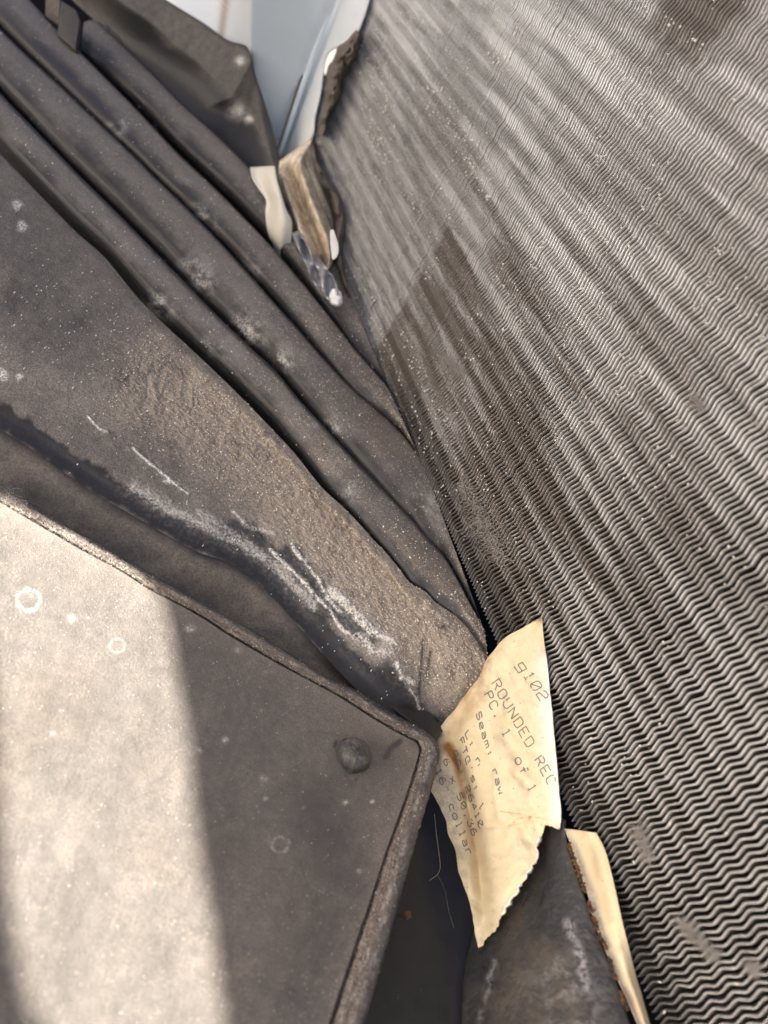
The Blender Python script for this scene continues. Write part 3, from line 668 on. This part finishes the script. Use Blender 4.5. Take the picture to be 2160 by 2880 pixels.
# ------------------------------------------------------------------ galvanised corner post
post = root('galvanised_post', (1.85*D, .03*D, .05*D), 'pale galvanised steel corner post at the top with rusty lap', 'post')
def plate(name, px, fn, th, mat, parent, attr_fn=None, nsub=40):
    """a flat-ish plate given by two side polylines, in real space"""
    a = spline(px[0], nsub); b = spline(px[1], nsub); m = 24
    t = np.linspace(0, 1, m); p = (a[None]*(1-t)[:, None, None]+b[None]*t[:, None, None]).reshape(-1, 2)
    P = fn(p); at = attr_fn(p) if attr_fn else {}
    o = mesh_obj(name, P, facing(P.reshape(m, nsub, 3), m, nsub), mat, parent, at); thick(o, th)
    return o
def galv_attr(p):
    rust = .9*np.exp(-(seg_dist(p, [(640, -40), (622, 96)])/9)**2)+.5*np.exp(-(seg_dist(p, [(560, 90), (640, 130), (700, 170)])/16)**2)+.35*np.exp(-(seg_dist(p, [(925, 0), (850, 190), (790, 420)])/12)**2)*(fbm(p[:, 0]/20, p[:, 1]/20, 3))
    ox = .9*sstep(0, 18, p[:, 0]-(940-.345*p[:, 1]))*0+.9*sstep(0, 18, p[:, 0]-(940-.345*p[:, 1]))*sstep(.3, .6, fbm(p[:, 0]/40, p[:, 1]/40, 4)+.2)
    return dict(rust=np.clip(rust, 0, 1), oxide=np.clip(ox, 0, 1))
plate('web', ([(708, -60), (704, 100), (716, 210), (745, 330), (768, 420), (776, 470)], [(960, -60), (925, 50), (890, 150), (850, 268), (815, 370), (782, 470)]), lambda p: at_x(p, 1.862), .0008, M_galv, post, galv_attr)
def back_fn(p):
    t = sstep(720, 400, p[:, 0])*1.0; z = np.interp(p[:, 0], [380, 720], [2.52, 1.90])+.75*np.clip(150-p[:, 1], 0, 300)/200*np.interp(p[:, 0], [600, 716], [1, .0])
    return at_x(p, 1.0)*0+CAM+rays(p)*((z*D)/rays(p)[:, 0]).reshape(-1, 1)
M_galv2 = NT('weathered_zinc'); M_galv2 = M_galv2.out(M_galv2.mix(M_galv2.math('MINIMUM', M_galv2.attr('rust'), 1.0), M_galv2.mix(M_galv2.noise(120, 5, .65), (.62, .67, .69), (.72, .76, .77)), (.24, .17, .11)), .7, 0.0)
plate('back_sheet', ([(370, -60), (500, 50), (620, 130), (724, 260)], [(712, -60), (716, 60), (720, 140), (728, 200)]), back_fn, .0008, M_galv2, post, galv_attr)
plate('flange', ([(948, -60), (912, 50), (878, 150), (842, 268), (808, 370), (786, 440)], [(1052, -60), (1024, 40), (990, 112), (920, 150), (900, 262), (884, 330), (872, 392), (800, 452)]), lambda p: at_y(p, .014+.004*fbm(p[:, 0]/60, p[:, 1]/60, 2)), .0009, M_galv, post, galv_attr)
bead = at_y(spline([(962, -60), (860, 215), (782, 446), (770, 470)], 40), .034)
tube([bead], .0016, 'bead', M_galv, post, sides=10)
tube([at_y(spline([(950, -60), (848, 215), (776, 440)], 40), .040)], .0008, 'seam_line', M_crust, post, sides=6)

# ------------------------------------------------------------------ torn tape, foil, crust at the post's foot
def sheet_px(name, left, right, zf, th, mat, nu=50, m=26, parent=None, rough=.0):
    a = spline(left, nu); b = spline(right, nu); t = np.linspace(0, 1, m)
    p = (a[None]*(1-t)[:, None, None]+b[None]*t[:, None, None]).reshape(-1, 2); tt = np.repeat(t, nu); ss = np.tile(np.linspace(0, 1, nu), m)
    z = zf(p, ss, tt); P = at_z(p, z)
    o = mesh_obj(name, P, facing(P.reshape(m, nu, 3), m, nu), mat, parent); thick(o, th); return o
o = sheet_px('tape_flap', [(704, 470), (710, 500), (728, 530), (748, 562), (746, 600), (752, 650), (764, 690), (775, 730)], [(772, 466), (778, 500), (790, 540), (806, 590), (820, 620), (820, 660), (814, 710), (806, 748)],
             lambda p, s, t: 1.565-.055*np.sin(s*3.0)+.02*s-.03*t+.012*np.sin(t*5+s*3), .0006, M_tape)
tag(o, 'left one of the two torn tape flaps, smooth and cream', 'tape flap', 'torn tape flaps under the galvanised post')
o = sheet_px('tape_flap', [(786, 452), (784, 480), (790, 510), (806, 560), (824, 610), (842, 660), (868, 715), (900, 756), (915, 762)], [(880, 384), (868, 420), (860, 448), (874, 490), (892, 545), (915, 600), (936, 650), (944, 700), (934, 745), (918, 764)],
             lambda p, s, t: 1.60-.12*s-.030*np.sin(t*10.0+.5)*sstep(0, .25, s)-.012*np.sin(s*6), .0007, M_tape2)
tag(o, 'right one of the two torn tape flaps, soiled tan and lengthwise folded', 'tape flap', 'torn tape flaps under the galvanised post')
o = sheet_px('tape_chip', [(928, 648), (930, 690), (934, 728)], [(938, 645), (952, 690), (950, 718), (938, 730)], lambda p, s, t: 1.44+0*s, .0006, M_white, 16, 8)
tag(o, 'bright white chip beside the tan tape flap', 'chip')
o = sheet_px('foil_scrap', [(815, 655), (838, 700), (868, 760), (895, 820), (930, 862)], [(838, 650), (880, 705), (930, 770), (945, 800), (960, 845)], lambda p, s, t: 1.50-.10*s+.02*np.sin(s*21+t*6)+.015*np.cos(t*9+s*8), .0004, M_foil, 40, 16)
tag(o, 'crumpled silver foil scrap below the tape flaps', 'foil')
def blob(name, px, z, rx, ry, rz, mat, seed, amp=.35, parent=None):
    n, m = 36, 20; th = np.linspace(0, 2*np.pi, n, endpoint=False); ph = np.linspace(0, np.pi, m)
    c = at_z([px], z)[0]; P = []
    for q in ph:
        v = np.stack([np.sin(q)*np.cos(th), np.sin(q)*np.sin(th), np.full(n, np.cos(q))], 1)
        k = 1+amp*(fbm(v[:, 0]*2.2+v[:, 2]*1.7+seed, v[:, 1]*2.2+seed*1.3+v[:, 2], seed, 4)-.5)*2
        P.append(v*k[:, None])
    P = np.stack(P).reshape(-1, 3)*[rx, ry, rz]; 
    P = P@ROT.T+c if False else (P@np.array([AX, AY, AZ]).T*0+P)+c
    return mesh_obj(name, P, grid_faces(m, n, True)[:, ::-1].copy(), mat, parent)
o = blob('putty_lump', (945, 838), 1.40, .0060, .0028, .0034, M_white, 3, .25); tag(o, 'soft white putty lump at the lower end of the foil scrap', 'putty')
def crust(name, pts, z_off, label, seed):
    a = np.array(pts, float); nu, m = 70, 26; c = spline(a[:, :2], nu); wd = np.interp(np.linspace(0, 1, nu), np.linspace(0, 1, len(a)), a[:, 2])
    wd = wd*(.50+.5*fbm(np.arange(nu)/7., np.zeros(nu), seed, 3)); tg = np.gradient(c, axis=0); tg /= np.linalg.norm(tg, axis=1)[:, None]; nr = np.stack([-tg[:, 1], tg[:, 0]], 1)
    t = np.linspace(-1, 1, m); p = (c[None]+nr[None]*(wd[None, :, None]*t[:, None, None])).reshape(-1, 2)
    prof = np.repeat(np.sqrt(np.clip(1-t**2, 0, 1)), nu)
    y = -.004+z_off*prof*(.4+1.1*fbm(p[:, 0]/22, p[:, 1]/22, seed+2, 4))
    P = at_y(p, y); o = mesh_obj(name, P, facing(P.reshape(m, nu, 3), m, nu), M_crust); tag(o, label, 'dirt crust', 'dirt crusts on the coil beside the post'); return o
crust('dirt_crust', [(1010, 90, 20), (975, 150, 38), (945, 210, 36), (935, 270, 30), (915, 330, 18), (905, 380, 14)], .05, 'lumpy brown dirt crust beside the galvanised flange', 4)
crust('dirt_crust', [(880, 400, 10), (885, 450, 20), (915, 520, 26), (945, 580, 22), (955, 640, 16), (950, 720, 12), (985, 850, 12)], .035, 'dark brown dirt crust along the right side of the tan tape flap', 9)

# ------------------------------------------------------------------ collar sheet, paper strip, label
def q_label(p):
    """inverse depth over the label, with its fold"""
    p = np.atleast_2d(p); x, y = p[:, 0], p[:, 1]
    q = 1.047+3.4e-4*(x-1525)+1.128e-4*(y-1740)
    fold = np.interp(y, [1900, 2080, 2280, 2420, 2560, 2640], [1238, 1275, 1322, 1346, 1358, 1352])
    left = np.clip(fold-x, 0, 200)
    q = q+2.6e-4*left*sstep(1980, 2150, y)+.045*sstep(2250, 2650, y)
    q = q-.020*np.exp(-((x-fold-4)/20)**2)*sstep(2000, 2120, y)*sstep(2660, 2500, y)
    q = q+.022*np.exp(-((x-fold-95)/75)**2)                # soft swell to the right of the fold
    q = q-.035*sstep(60, 0, x-(1265+.42*(1900-y)))*sstep(1900, 1760, y)
    q = q+.030*(fbm(x/90, y/90, 3, 3)-.5)+.005*(fbm(x/26, y/26, 8, 3)-.5)
    cr = seg_dist(p, [(1372, 2120), (1395, 2160), (1390, 2230), (1400, 2300)]); q = q+.0035*np.exp(-(cr/7)**2)
    cr = seg_dist(p, [(1340, 2330), (1420, 2320), (1500, 2300)]); q = q-.003*np.exp(-(cr/6)**2)
    return q
LAB_L = [(1518, 1740), (1470, 1766), (1420, 1795), (1380, 1838), (1362, 1866), (1348, 1905), (1312, 1950), (1262, 2015), (1216, 2073), (1225, 2100), (1222, 2150), (1212, 2212), (1222, 2240), (1240, 2275), (1256, 2310), (1262, 2350), (1284, 2400), (1290, 2450), (1312, 2510), (1330, 2580), (1342, 2662)]
LAB_R = [(1524, 1738), (1530, 1800), (1538, 1860), (1546, 1940), (1554, 2020), (1560, 2090), (1566, 2160), (1572, 2230), (1578, 2290), (1574, 2330), (1562, 2318), (1545, 2306), (1530, 2340), (1516, 2370), (1512, 2420), (1492, 2446), (1474, 2480), (1450, 2515), (1420, 2560), (1384, 2620), (1346, 2666)]
label = root('paper_label', at_z([(1400, 2400)], .95)[0], 'torn cream paper label with printed lines, stuck beside the coil', 'label')
def make_label():
    nu, m = 300, 120; a = spline(LAB_L, nu); b = spline(LAB_R, nu)
    jag = (fbm(np.arange(nu)/4., np.zeros(nu), 12, 3)-.5)
    b = b+np.outer(jag*16*sstep(165, 180, np.arange(nu)), [1, .4]); a = a+np.outer((fbm(np.arange(nu)/9., np.zeros(nu), 13, 3)-.5)*6, [1, .3])
    t = np.linspace(0, 1, m); p = (a[None]*(1-t)[:, None, None]+b[None]*t[:, None, None]).reshape(-1, 2); tt = np.repeat(t, nu)
    P = at_z(p, 1/q_label(p))
    fold = np.interp(p[:, 1], [1900, 2080, 2280, 2420, 2560, 2640], [1238, 1275, 1322, 1346, 1358, 1352])
    n = fbm(p[:, 0]/40, p[:, 1]/40, 66, 4)
    dl = seg_dist(p, LAB_L)
    stain = .6*np.exp(-((dl+22*(n-.5))/11)**2)*sstep(1760, 1850, p[:, 1])*sstep(2110, 1990, p[:, 1])
    stain = np.maximum(stain, .42*np.exp(-((seg_dist(p, [(1352, 1870), (1345, 1960), (1300, 2020), (1262, 2060)])+30*(n-.5))/24)**2))
    stain = np.maximum(stain, .95*np.exp(-((seg_dist(p, [(1258, 2100), (1276, 2130), (1296, 2180), (1312, 2240)])+18*(n-.5))/13)**2))
    stain = np.maximum(stain, .8*np.exp(-(np.linalg.norm(p-[1520, 1742], axis=1)/14)**2))
    stain = np.maximum(stain, .42*np.exp(-((seg_dist(p, [(1318, 2290), (1330, 2360), (1345, 2420)])+24*(n-.5))/16)**2))
    grey = .85*sstep(6, 40, fold-p[:, 0])*sstep(2080, 2190, p[:, 1])*sstep(2520, 2330, p[:, 1])*sstep(.25, .6, n)  # shading of the paper left of the fold, painted grey
    grey = np.maximum(grey, .8*np.exp(-((dl+16*(n-.5))/15)**2)*sstep(1960, 2090, p[:, 1])*sstep(2450, 2250, p[:, 1]))
    o = mesh_obj('paper', P, facing(P.reshape(m, nu, 3), m, nu), M_paper, label, dict(stain=stain, grey=grey, edge_sheen=.95*np.exp(-((seg_dist(p, LAB_R[:9])+20*(n-.5))/34)**2)*sstep(1790, 1900, p[:, 1]))); thick(o, .00035)
    # white torn core showing along the ragged right edge
    for lo, hi, wdt in [(196, 232, 9), (238, 268, 7)]:
        e = b[lo:hi]; e2 = e+np.outer(wdt*np.clip(3.2*fbm(np.arange(hi-lo)/7., np.zeros(hi-lo), lo, 4)-1.35, .04, 1.3), [.86, .5])
        pp = np.stack([e-[2, 1], e2]).reshape(-1, 2); Q = at_z(pp, np.concatenate([1/q_label(e-[2, 1])-.0012, 1/q_label(e)+.003]))
        oo = mesh_obj('torn_edge', Q, facing(Q.reshape(2, hi-lo, 3), 2, hi-lo), M_torn, label); thick(oo, .0004)
make_label()
GL = {  # stroke letters on a 4 x 6 grid (x right, y up)
 'R': [[(0, 0), (0, 6), (3, 6), (4, 5), (4, 4), (3, 3), (0, 3)], [(2, 3), (4, 0)]], 'O': [[(1, 0), (0, 1), (0, 5), (1, 6), (3, 6), (4, 5), (4, 1), (3, 0), (1, 0)]],
 'U': [[(0, 6), (0, 1), (1, 0), (3, 0), (4, 1), (4, 6)]], 'N': [[(0, 0), (0, 6), (4, 0), (4, 6)]], 'D': [[(0, 0), (0, 6), (3, 6), (4, 5), (4, 1), (3, 0), (0, 0)]],
 'E': [[(4, 6), (0, 6), (0, 0), (4, 0)], [(0, 3), (3, 3)]], 'C': [[(4, 5), (3, 6), (1, 6), (0, 5), (0, 1), (1, 0), (3, 0), (4, 1)]], 'P': [[(0, 0), (0, 6), (3, 6), (4, 5), (4, 4), (3, 3), (0, 3)]],
 '.': [[(1.5, 0), (2.3, 0)], [(1.5, .7), (2.3, .7)]], ':': [[(1.5, 1), (2.3, 1)], [(1.5, 3.4), (2.3, 3.4)], [(1.5, 1.6), (2.3, 1.6)], [(1.5, 4), (2.3, 4)]], "'": [[(2.3, 6.3), (2.3, 5.4), (1.7, 4.5)]], '"': [[(1.4, 6), (1.4, 4.6)], [(2.8, 6), (2.8, 4.6)]],
 '0': [[(1, 0), (0, 1), (0, 5), (1, 6), (3, 6), (4, 5), (4, 1), (3, 0), (1, 0)], [(0, 1), (4, 5)]], '1': [[(1, 5), (2, 6), (2, 0)], [(1, 0), (3, 0)]], '2': [[(0, 5), (1, 6), (3, 6), (4, 5), (4, 3.6), (0, 2.4), (0, 0), (4, 0)]],
 '3': [[(0, 6), (4, 6), (2, 3.6), (3, 3.6), (4, 2.6), (4, 1), (3, 0), (1, 0), (0, 1)]], '4': [[(3, 0), (3, 6), (0, 2), (4, 2)]], '5': [[(4, 6), (0, 6), (0, 3.6), (3, 3.6), (4, 2.6), (4, 1), (3, 0), (0, 0)]],
 '6': [[(3.6, 6), (1.6, 6), (0, 3.6), (0, 1), (1, 0), (3, 0), (4, 1), (4, 2.4), (3, 3.3), (0, 3.2)]], 'A': [[(0, 0), (0, 4), (2, 6), (4, 4), (4, 0)], [(0, 2.5), (4, 2.5)]], 'G': [[(4, 5), (3, 6), (1, 6), (0, 5), (0, 1), (1, 0), (4, 0), (4, 3), (2.3, 3)]],
 'F': [[(0, 0), (0, 6), (4, 6)], [(0, 3), (3, 3)]], 'T': [[(0, 6), (4, 6)], [(2, 6), (2, 0)]], 'L': [[(0, 6), (0, 0), (4, 0)]], 'S': [[(4, 5), (3, 6), (1, 6), (0, 5), (0, 4), (1, 3.1), (3, 2.9), (4, 2), (4, 1), (3, 0), (1, 0), (0, 1)]],
 'g': [[(4, 4), (0, 4), (0, 1), (4, 1)], [(4, 4), (4, -1.5), (0, -1.5)]], 'o': [[(1, 0), (0, 1), (0, 3), (1, 4), (3, 4), (4, 3), (4, 1), (3, 0), (1, 0)]], 'f': [[(4, 5.4), (3.2, 6), (2, 5.4), (2, 0)], [(.6, 3.4), (3.6, 3.4)]],
 'e': [[(0, 2), (4, 2), (4, 3), (3, 4), (1, 4), (0, 3), (0, 1), (1, 0), (4, 0)]], 'a': [[(.4, 4), (3, 4), (4, 3), (4, 0), (1, 0), (0, 1), (1, 2.1), (4, 2.1)]], 'm': [[(0, 0), (0, 4), (1.4, 4), (2, 3.2), (2, 0)], [(2, 3.2), (2.6, 4), (4, 3.4), (4, 0)]],
 'r': [[(.6, 4), (.6, 0)], [(.6, 2.8), (1.8, 4), (4, 4)]], 'w': [[(0, 4), (.6, 0), (2, 2.4), (3.4, 0), (4, 4)]], 'n': [[(0, 0), (0, 4)], [(0, 2.9), (1.2, 4), (3, 4), (4, 3), (4, 0)]], 's': [[(4, 4), (1, 4), (0, 3), (1, 2.1), (3, 1.9), (4, 1), (3, 0), (0, 0)]],
 'x': [[(0, 0), (4, 4)], [(0, 4), (4, 0)]], 'c': [[(4, 3.6), (3, 4), (1, 4), (0, 3), (0, 1), (1, 0), (4, 0)]], 'l': [[(1, 6), (2, 6), (2, 0)], [(1, 0), (3, 0)]], ' ': []}
def make_print():
    lines = [('g102', (1471, 1874), (1526, 1956), (25, -13)), ('ROUNDED REC', (1398, 1925), (1549, 2194), (21, -16)), ('PC. 1  of 1', (1376, 1957), (1497, 2216), (20, -13)),
             ('Seam: raw', (1348, 2013), (1408, 2222), (13, -10)), ('L: n', (1316, 2067), (1346, 2140), (12, -15)), ("FTG's: 1", (1300, 2086), (1354, 2266), (12, -14)), ('GA: 26410', (1281, 2121), (1351, 2317), (13, -12)),
             ('6 x 50.36', (1256, 2143), (1332, 2339), (15, -11)), ('16" collar', (1235, 2171), (1319, 2393), (15, -9))]
    V = []; Fc = []; r = np.random.default_rng(5)
    for txt, a, b, up in lines:
        a = np.array(a, float); b = np.array(b, float); up = np.array(up, float); adv = (b-a)/(len(txt)-1); run = adv*.66; up = up*(.82 if txt[:2] in ('L:', 'FT', 'GA', '6 ') else 1.0)
        for i, ch in enumerate(txt):
            c = a+adv*i
            for st in GL[ch]:
                q = np.array(st, float); q = c+np.outer((q[:, 0]-2)/4, run)+np.outer((q[:, 1]-3)/6, up)
                for p0, p1 in zip(q[:-1], q[1:]):
                    Ln = np.linalg.norm(p1-p0); n = max(2, int(Ln/4)+1); t = np.linspace(0, 1, n)[:, None]; s = p0*(1-t)+p1*t
                    d = (p1-p0)/(Ln+1e-9); nr = np.array([-d[1], d[0]])*1.5
                    for k in range(n-1):
                        if r.random() < .03: continue
                        e = d*.25; c4 = np.array([s[k]-nr-e, s[k+1]-nr+e, s[k+1]+nr+e, s[k]+nr-e]); V.append(at_z(c4, 1/q_label(c4)-.00045)); Fc.append(np.arange(4)+4*len(Fc))
    mesh_obj('print', np.vstack(V), np.array(Fc), M_ink, label)
make_print()

def make_collar():
    L = [(1540, 2280), (1500, 2340), (1450, 2430), (1400, 2510), (1340, 2600), (1312, 2690), (1300, 2790), (1296, 2960)]
    Mi = [(1575, 2300), (1555, 2380), (1530, 2470), (1510, 2560), (1500, 2650), (1500, 2750), (1510, 2830), (1520, 2960)]
    Rr = [(1586, 2310), (1600, 2390), (1622, 2460), (1650, 2540), (1690, 2650), (1728, 2740), (1760, 2840), (1796, 2960)]
    L_ = loft([(L, .76), (Mi, .8), (Rr, .8)], 120, 80); nv, nu = L_.shape[:2]; p = L_[..., :2].reshape(-1, 2)
    t = np.repeat(np.linspace(0, 1, nv), nu)
    zr = np.interp(p[:, 1], [2300, 2340, 2500, 2700, 2880, 2960], [.892, .884, .842, .792, .752, .735]); zl = np.interp(p[:, 1], [2300, 2600, 2700, 2880, 2960], [.95, .905, .878, .832, .81])
    z = zl*(1-t)+zr*t-.014*np.sin(np.pi*np.clip(t, 0, 1))**.8
    z = z+.003*(fbm(p[:, 0]/90, p[:, 1]/90, 3, 3)-.5)+.0008*(fbm(p[:, 0]/18, p[:, 1]/18, 4, 3)-.5)
    P = at_z(p, z)
    dust = sstep(.35, .7, fbm(p[:, 0]/110, p[:, 1]/160, 14, 4)+.18*np.exp(-((t-.33)/.25)**2))*.95*sstep(1.0, .7, t)
    n = fbm(p[:, 0]/28, p[:, 1]/28, 17, 4)
    pale = .75*np.exp(-((seg_dist(p, [(1598, 2590), (1622, 2650), (1640, 2720), (1650, 2780)])+26*(n-.5))/13)**2)
    pale = np.maximum(pale, .30*sstep(.45, .62, n)*sstep(2640, 2740, p[:, 1])*np.exp(-((t-.68)/.22)**2))
    pale = np.maximum(pale, .42*np.exp(-((seg_dist(p, [(1390, 2700), (1372, 2780), (1350, 2880)])+24*(n-.5))/9)**2))
    o = mesh_obj('collar_sheet', P, facing(P.reshape(nv, nu, 3), nv, nu), M_mastic, None, dict(dust=dust, pale=pale)); thick(o, .0015)
    tag(o, 'black tarry collar sheet below the label, widening downwards', 'collar')
make_collar()
strip = root('paper_strip', at_z([(1720, 2700)], .78)[0], 'curled cream paper strip standing along the collar edge', 'paper strip')
def make_strip():
    a = [(1588, 2330), (1612, 2395), (1634, 2462), (1655, 2520), (1672, 2590), (1702, 2665), (1728, 2730), (1756, 2790), (1800, 2890), (1840, 2980)]
    b = [(1676, 2342), (1702, 2395), (1722, 2470), (1738, 2540), (1752, 2600), (1768, 2660), (1788, 2740), (1806, 2800), (1826, 2870), (1862, 2980)]
    nu, m = 120, 26; A = spline(a, nu); B = spline(b, nu); t = np.linspace(0, 1, m); p = (A[None]*(1-t)[:, None, None]+B[None]*t[:, None, None]).reshape(-1, 2); tt = np.repeat(t, nu)
    z0 = np.interp(p[:, 1], [2330, 2500, 2700, 2880, 2980], [.884, .840, .785, .745, .722])
    coil_z = np.linalg.norm(0)+((0-CAM[1])/rays(p)[:, 1])/D
    z = z0*(1-tt)+(coil_z-.012)*tt-.012*np.sin(tt*2.6)**2+.004*np.sin(p[:, 1]/60.)*tt
    P = at_z(p, z); n = fbm(p[:, 0]/40, p[:, 1]/60, 3)
    stain = .35*np.exp(-((tt-.62)/.16)**2)*sstep(.35, .6, n)+.25*np.exp(-((tt-1)/.1)**2)
    stain = np.clip(stain+.95*sstep(2720, 2840, p[:, 1])*sstep(.55, .2, tt), 0, 1)
    grey = .9*sstep(.34, .1, tt+.08*np.sin(p[:, 1]/70))+.5*sstep(2500, 2700, p[:, 1])*sstep(.5, .25, tt)  # shade on the bent left face, painted grey
    o = mesh_obj('paper', P, facing(P.reshape(m, nu, 3), m, nu), M_paper, strip, dict(stain=stain, grey=np.clip(grey, 0, 1))); thick(o, .0003)
    e = spline([(1582, 2316), (1606, 2392), (1626, 2450), (1648, 2515), (1664, 2560), (1690, 2640), (1706, 2665), (1740, 2780), (1790, 2890)], 400); r = np.random.default_rng(4)
    keep = fbm(np.arange(400)/16., np.zeros(400), 8, 4) > .44; e = e[keep]; e = np.repeat(e, 3, 0); e = e+r.normal(size=e.shape)*[2.5, 3]
    zz = np.interp(e[:, 1], [2300, 2500, 2700, 2890], [.880, .834, .781, .738])
    lumps('rusty_edge', at_z(e, zz), .00016+.0003*r.random(len(e)), M_rust, strip, seed=12)
make_strip()

# ------------------------------------------------------------------ lint, hair, debris
def tuft(px0, px1, wd, n, lift, label, seed, grp='lint tufts caught on the fins'):
    r = np.random.default_rng(seed); paths = []
    a = np.array(px0, float); b = np.array(px1, float); d = (b-a); nr = np.array([-d[1], d[0]])/np.linalg.norm(d)
    for k in range(n):
        s = r.random(); c = a+d*s+nr*wd*r.normal()*.45*(1-.6*abs(2*s-1)); L = r.uniform(8, 30); an = r.uniform(0, 6.28)
        m = 7; tt = np.linspace(-1, 1, m); cur = r.normal()*.9
        p = np.stack([c[0]+L*tt*np.cos(an+cur*tt), c[1]+L*tt*np.sin(an+cur*tt)], 1)
        y = .003+lift*abs(r.normal())*(1-tt**2*.6); paths.append(at_y(p, y))
    o = tube(paths, .00003+.00003*r.random(n), 'lint_tuft', M_lint, None, 3); tag(o, label, 'lint', grp); return o
tuft((1790, 2325), (1828, 2420), 12, 170, .005, 'short grey lint tuft on the fins right of the paper strip', 1)
tuft((1905, 2585), (2015, 2695), 16, 240, .006, 'long grey lint tuft low on the fins near the right edge', 2)
tuft((2110, 2715), (2128, 2735), 8, 90, .004, 'tiny lint tuft near the lower right corner', 3)
tuft((1950, 1118), (1966, 1146), 9, 110, .006, 'pale lint speck at mid height on the right side of the coil', 4)
tuft((1290, 1360), (1420, 1580), 62, 380, .004, 'thin fibrous lint web over the coil edge above the label', 5)
tuft((1250, 1010), (1300, 1050), 10, 120, .003, 'thin dark lint streak along the upper left fins', 6)
hair = at_h(spline([(1222, 2290), (1228, 2350), (1236, 2410), (1238, 2440), (1230, 2460), (1216, 2470), (1208, 2476)], 60), np.concatenate([np.full(30, -.074), np.linspace(-.074, -.08, 30)]))
h2 = at_h(spline([(1232, 2464), (1250, 2500), (1262, 2560), (1276, 2610)], 60), -.080)
o = tube([hair, h2], np.array([.00006, .00002]), 'hair_strand', M_hair, None, 5); tag(o, 'pale bent hair lying on the smooth black sheet', 'hair')
o = blob('debris_bit', (1140, 2575), .852, .0012, .0022, .0008, M_rust, 5, .5); tag(o, 'small rusty debris bit on the black sheet near the hem', 'debris')
tufts = []
r = np.random.default_rng(9)
for k in range(26):
    c = np.array([r.uniform(-5, 60), 0]); c[1] = 1395+.55*c[0]+r.normal()*14; L = r.uniform(15, 40); an = r.uniform(0, 6.28); tt = np.linspace(0, 1, 9)
    tufts.append(at_h(np.stack([c[0]+L*tt*np.cos(an+2.2*tt), c[1]-L*tt*abs(np.sin(an+2*tt))], 1), .012+.02*tt*r.random()))
o = tube(tufts, .00006, 'frayed_fibre', M_lint, None, 3); tag(o, 'frayed fibres at the left end of the panel hem', 'fibres')
